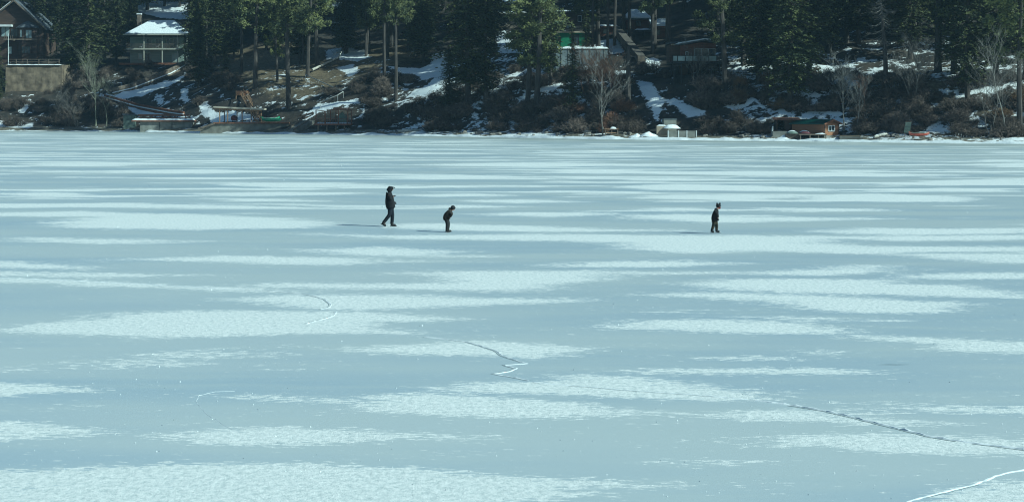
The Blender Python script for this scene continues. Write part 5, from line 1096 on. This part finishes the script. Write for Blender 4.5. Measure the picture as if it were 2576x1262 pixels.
def ball(mb, c, r, sc=(1, 1, 1), n1_=14, n2_=9):
    b = len(mb.v)
    for q in range(n2_ + 1):
        for i in range(n1_): th, ph = math.pi * q / n2_, 6.283 * i / n1_; mb.v.append((c[0] + r * sc[0] * math.sin(th) * math.cos(ph), c[1] + r * sc[1] * math.sin(th) * math.sin(ph), c[2] + r * sc[2] * math.cos(th)))
    for q in range(n2_):
        for i in range(n1_): mb.f.append((b + q * n1_ + i, b + (q + 1) * n1_ + i, b + (q + 1) * n1_ + (i + 1) % n1_, b + q * n1_ + (i + 1) % n1_))
def features(t, j, look, hf, r_):
    side = look.cross(hf).normalized(); m_ = MB(); ball(m_, j['head'] + look * .085 * r_ + side * .03 * r_ + hf * .01 * r_, .011 * r_); ball(m_, j['head'] + look * .085 * r_ - side * .03 * r_ + hf * .01 * r_, .011 * r_); obj('eyes', m_, M['dark'], t)
    m_ = MB(); m_.bar(j['head'] + look * .088 * r_ - hf * .055 * r_ - side * .022 * r_, j['head'] + look * .088 * r_ - hf * .055 * r_ + side * .022 * r_, .01 * r_); obj('mouth', m_, M['red_cloth'], t)
def adult_x(t, j, look, hf, r_):
    features(t, j, look, hf, r_)
    skin('hood', [[(*(j['neck'] + Vector((-.05, 0, -.02))), .13, .15), (*(j['neck'].lerp(j['head'], .5) + Vector((-.045, 0, 0))), .13), (*(j['head'] + Vector((-.02, 0, .02))), .135), (*(j['head'] + Vector((.0, 0, .075))), .10)]], M['black_cloth'], t)
    m_ = MB(); c = j['head'] + Vector((.0, 0, .06)); m_.bar(c, c + Vector((.155, 0, -.045)), .15, .03); obj('cap_brim', m_, M['black_cloth'], t)
ad = G(978, 569.5)
person('tallest figure, in black hooded jacket and dark jeans, walking with bowed head', ad,
  dict(hip=(.075, 0, .90), waist=(.04, 0, 1.08), chest=(.0, 0, 1.30), neck=(.035, 0, 1.53), head=(.115, 0, 1.675), look=(1, 0, -.45),
   shoulder_l=(.0, .17, 1.43), elbow_l=(.06, .22, 1.17), hand_l=(.22, .10, 1.07), shoulder_r=(-.01, -.17, 1.43), elbow_r=(.08, -.21, 1.18), hand_r=(.20, -.06, 1.30),
   knee_r=(.045, -.09, .52), ankle_r=(-.20, -.10, .20), heel_r=(-.31, -.10, .115), toe_r=(-.12, -.10, .02),
   knee_l=(.155, .09, .50), ankle_l=(.135, .09, .12), heel_l=(.10, .09, .03), toe_l=(.33, .09, .025)),
  dict(jacket='black_cloth', trousers='jeans', gloves='grey_cloth', jacket_r=1.22), adult_x)
def child_x(t, j, look, hf, r_):
    features(t, j, look, hf, r_)
    m_ = MB(); ball(m_, j['head'] + Vector((-.01, 0, .035)), .105, (1, .95, .92)); obj('beanie', m_, M['grey_cloth'], t, True); m_ = MB(); ball(m_, j['head'] + Vector((.0, 0, .02)), .108, (1.0, .96, .25)); obj('beanie_cuff', m_, M['black_cloth'], t, True)
    skin('hood', [[(.08, 0, .90, .07, .09), (.125, 0, .965, .075, .10), (.15, 0, 1.0, .05, .08)]], M['brown_cloth'], t)
ch = G(1126, 583.5)
person('child in grey beanie bending forward with hands on the knees', ch,
  dict(hip=(-.06, 0, .60), waist=(-.04, 0, .69), chest=(.04, 0, .81), neck=(.155, 0, .93), head=(.235, 0, .985), look=(.8, 0, -.6),
   shoulder_l=(.10, .13, .86), elbow_l=(.17, .16, .74), hand_l=(.09, .11, .62), shoulder_r=(.10, -.13, .86), elbow_r=(.20, -.17, .77), hand_r=(.09, -.11, .62),
   knee_l=(.03, .07, .36), ankle_l=(.01, .075, .09), heel_l=(-.03, .075, .03), toe_l=(.17, .08, .025),
   knee_r=(.0, -.07, .36), ankle_r=(-.03, -.075, .09), heel_r=(-.08, -.075, .03), toe_r=(.11, -.08, .025)),
  dict(jacket='brown_cloth', gloves='black_cloth', trousers='black_pants', leg_r=1.08, sole='boot'), child_x, .80)
def youth_x(t, j, look, hf, r_):
    features(t, j, look, hf, r_); h = j['head']
    m_ = MB(); ball(m_, h + Vector((-.015, 0, .035)), .098, (1, .95, .85)); o = obj('hat', m_, M['black_cloth'], t, True); m_ = MB(); ball(m_, h + Vector((.055, 0, .062)), .055, (1, 1.2, .35)); obj('hat_trim', m_, M['grey_cloth'], o, True)
    for dx, dy in ((-.06, -.02), (.055, .02)): m_ = MB(); ball(m_, h + Vector((dx * 1.05, dy, .125)), .038); obj('pompom', m_, M['black_cloth'], o, True)
    m_ = MB(); ball(m_, h + Vector((.03, 0, -.055)), .062, (1, 1.05, .7)); obj('scarf', m_, M['red_cloth'], t, True)
    m_ = MB(); m_.bar(h + Vector((.085, -.06, .018)), h + Vector((.085, .06, .018)), .03, .028); obj('goggles', m_, M['dark'], t)
    skin('hood', [[(.03, 0, .965, .07, .10), (.035, 0, 1.03, .065, .09)]], M['black_cloth'], t)
yo = G(1800, 587.5)
person('young skater in dark jacket and camouflage trousers wearing a hat with two pompoms', yo + Vector((0, 0, .03)),
  dict(hip=(-.035, 0, .56), waist=(-.04, 0, .66), chest=(-.01, 0, .82), neck=(.06, 0, .99), head=(.125, 0, 1.085), look=(1, 0, -.3),
   shoulder_l=(.02, .13, .91), elbow_l=(.09, .17, .76), hand_l=(.07, .13, .62), shoulder_r=(.0, -.13, .91), elbow_r=(.05, -.18, .76), hand_r=(.08, -.14, .63),
   knee_r=(-.085, -.06, .33), ankle_r=(-.155, -.07, .11), heel_r=(-.20, -.07, .055), toe_r=(-.05, -.07, .035),
   knee_l=(.05, .06, .34), ankle_l=(.055, .07, .10), heel_l=(.02, .07, .04), toe_l=(.20, .07, .035)),
  dict(jacket='black_cloth', gloves='black_cloth', trousers='camo', skates=True, sole='white_boot', jacket_r=1.02), youth_x, .80)
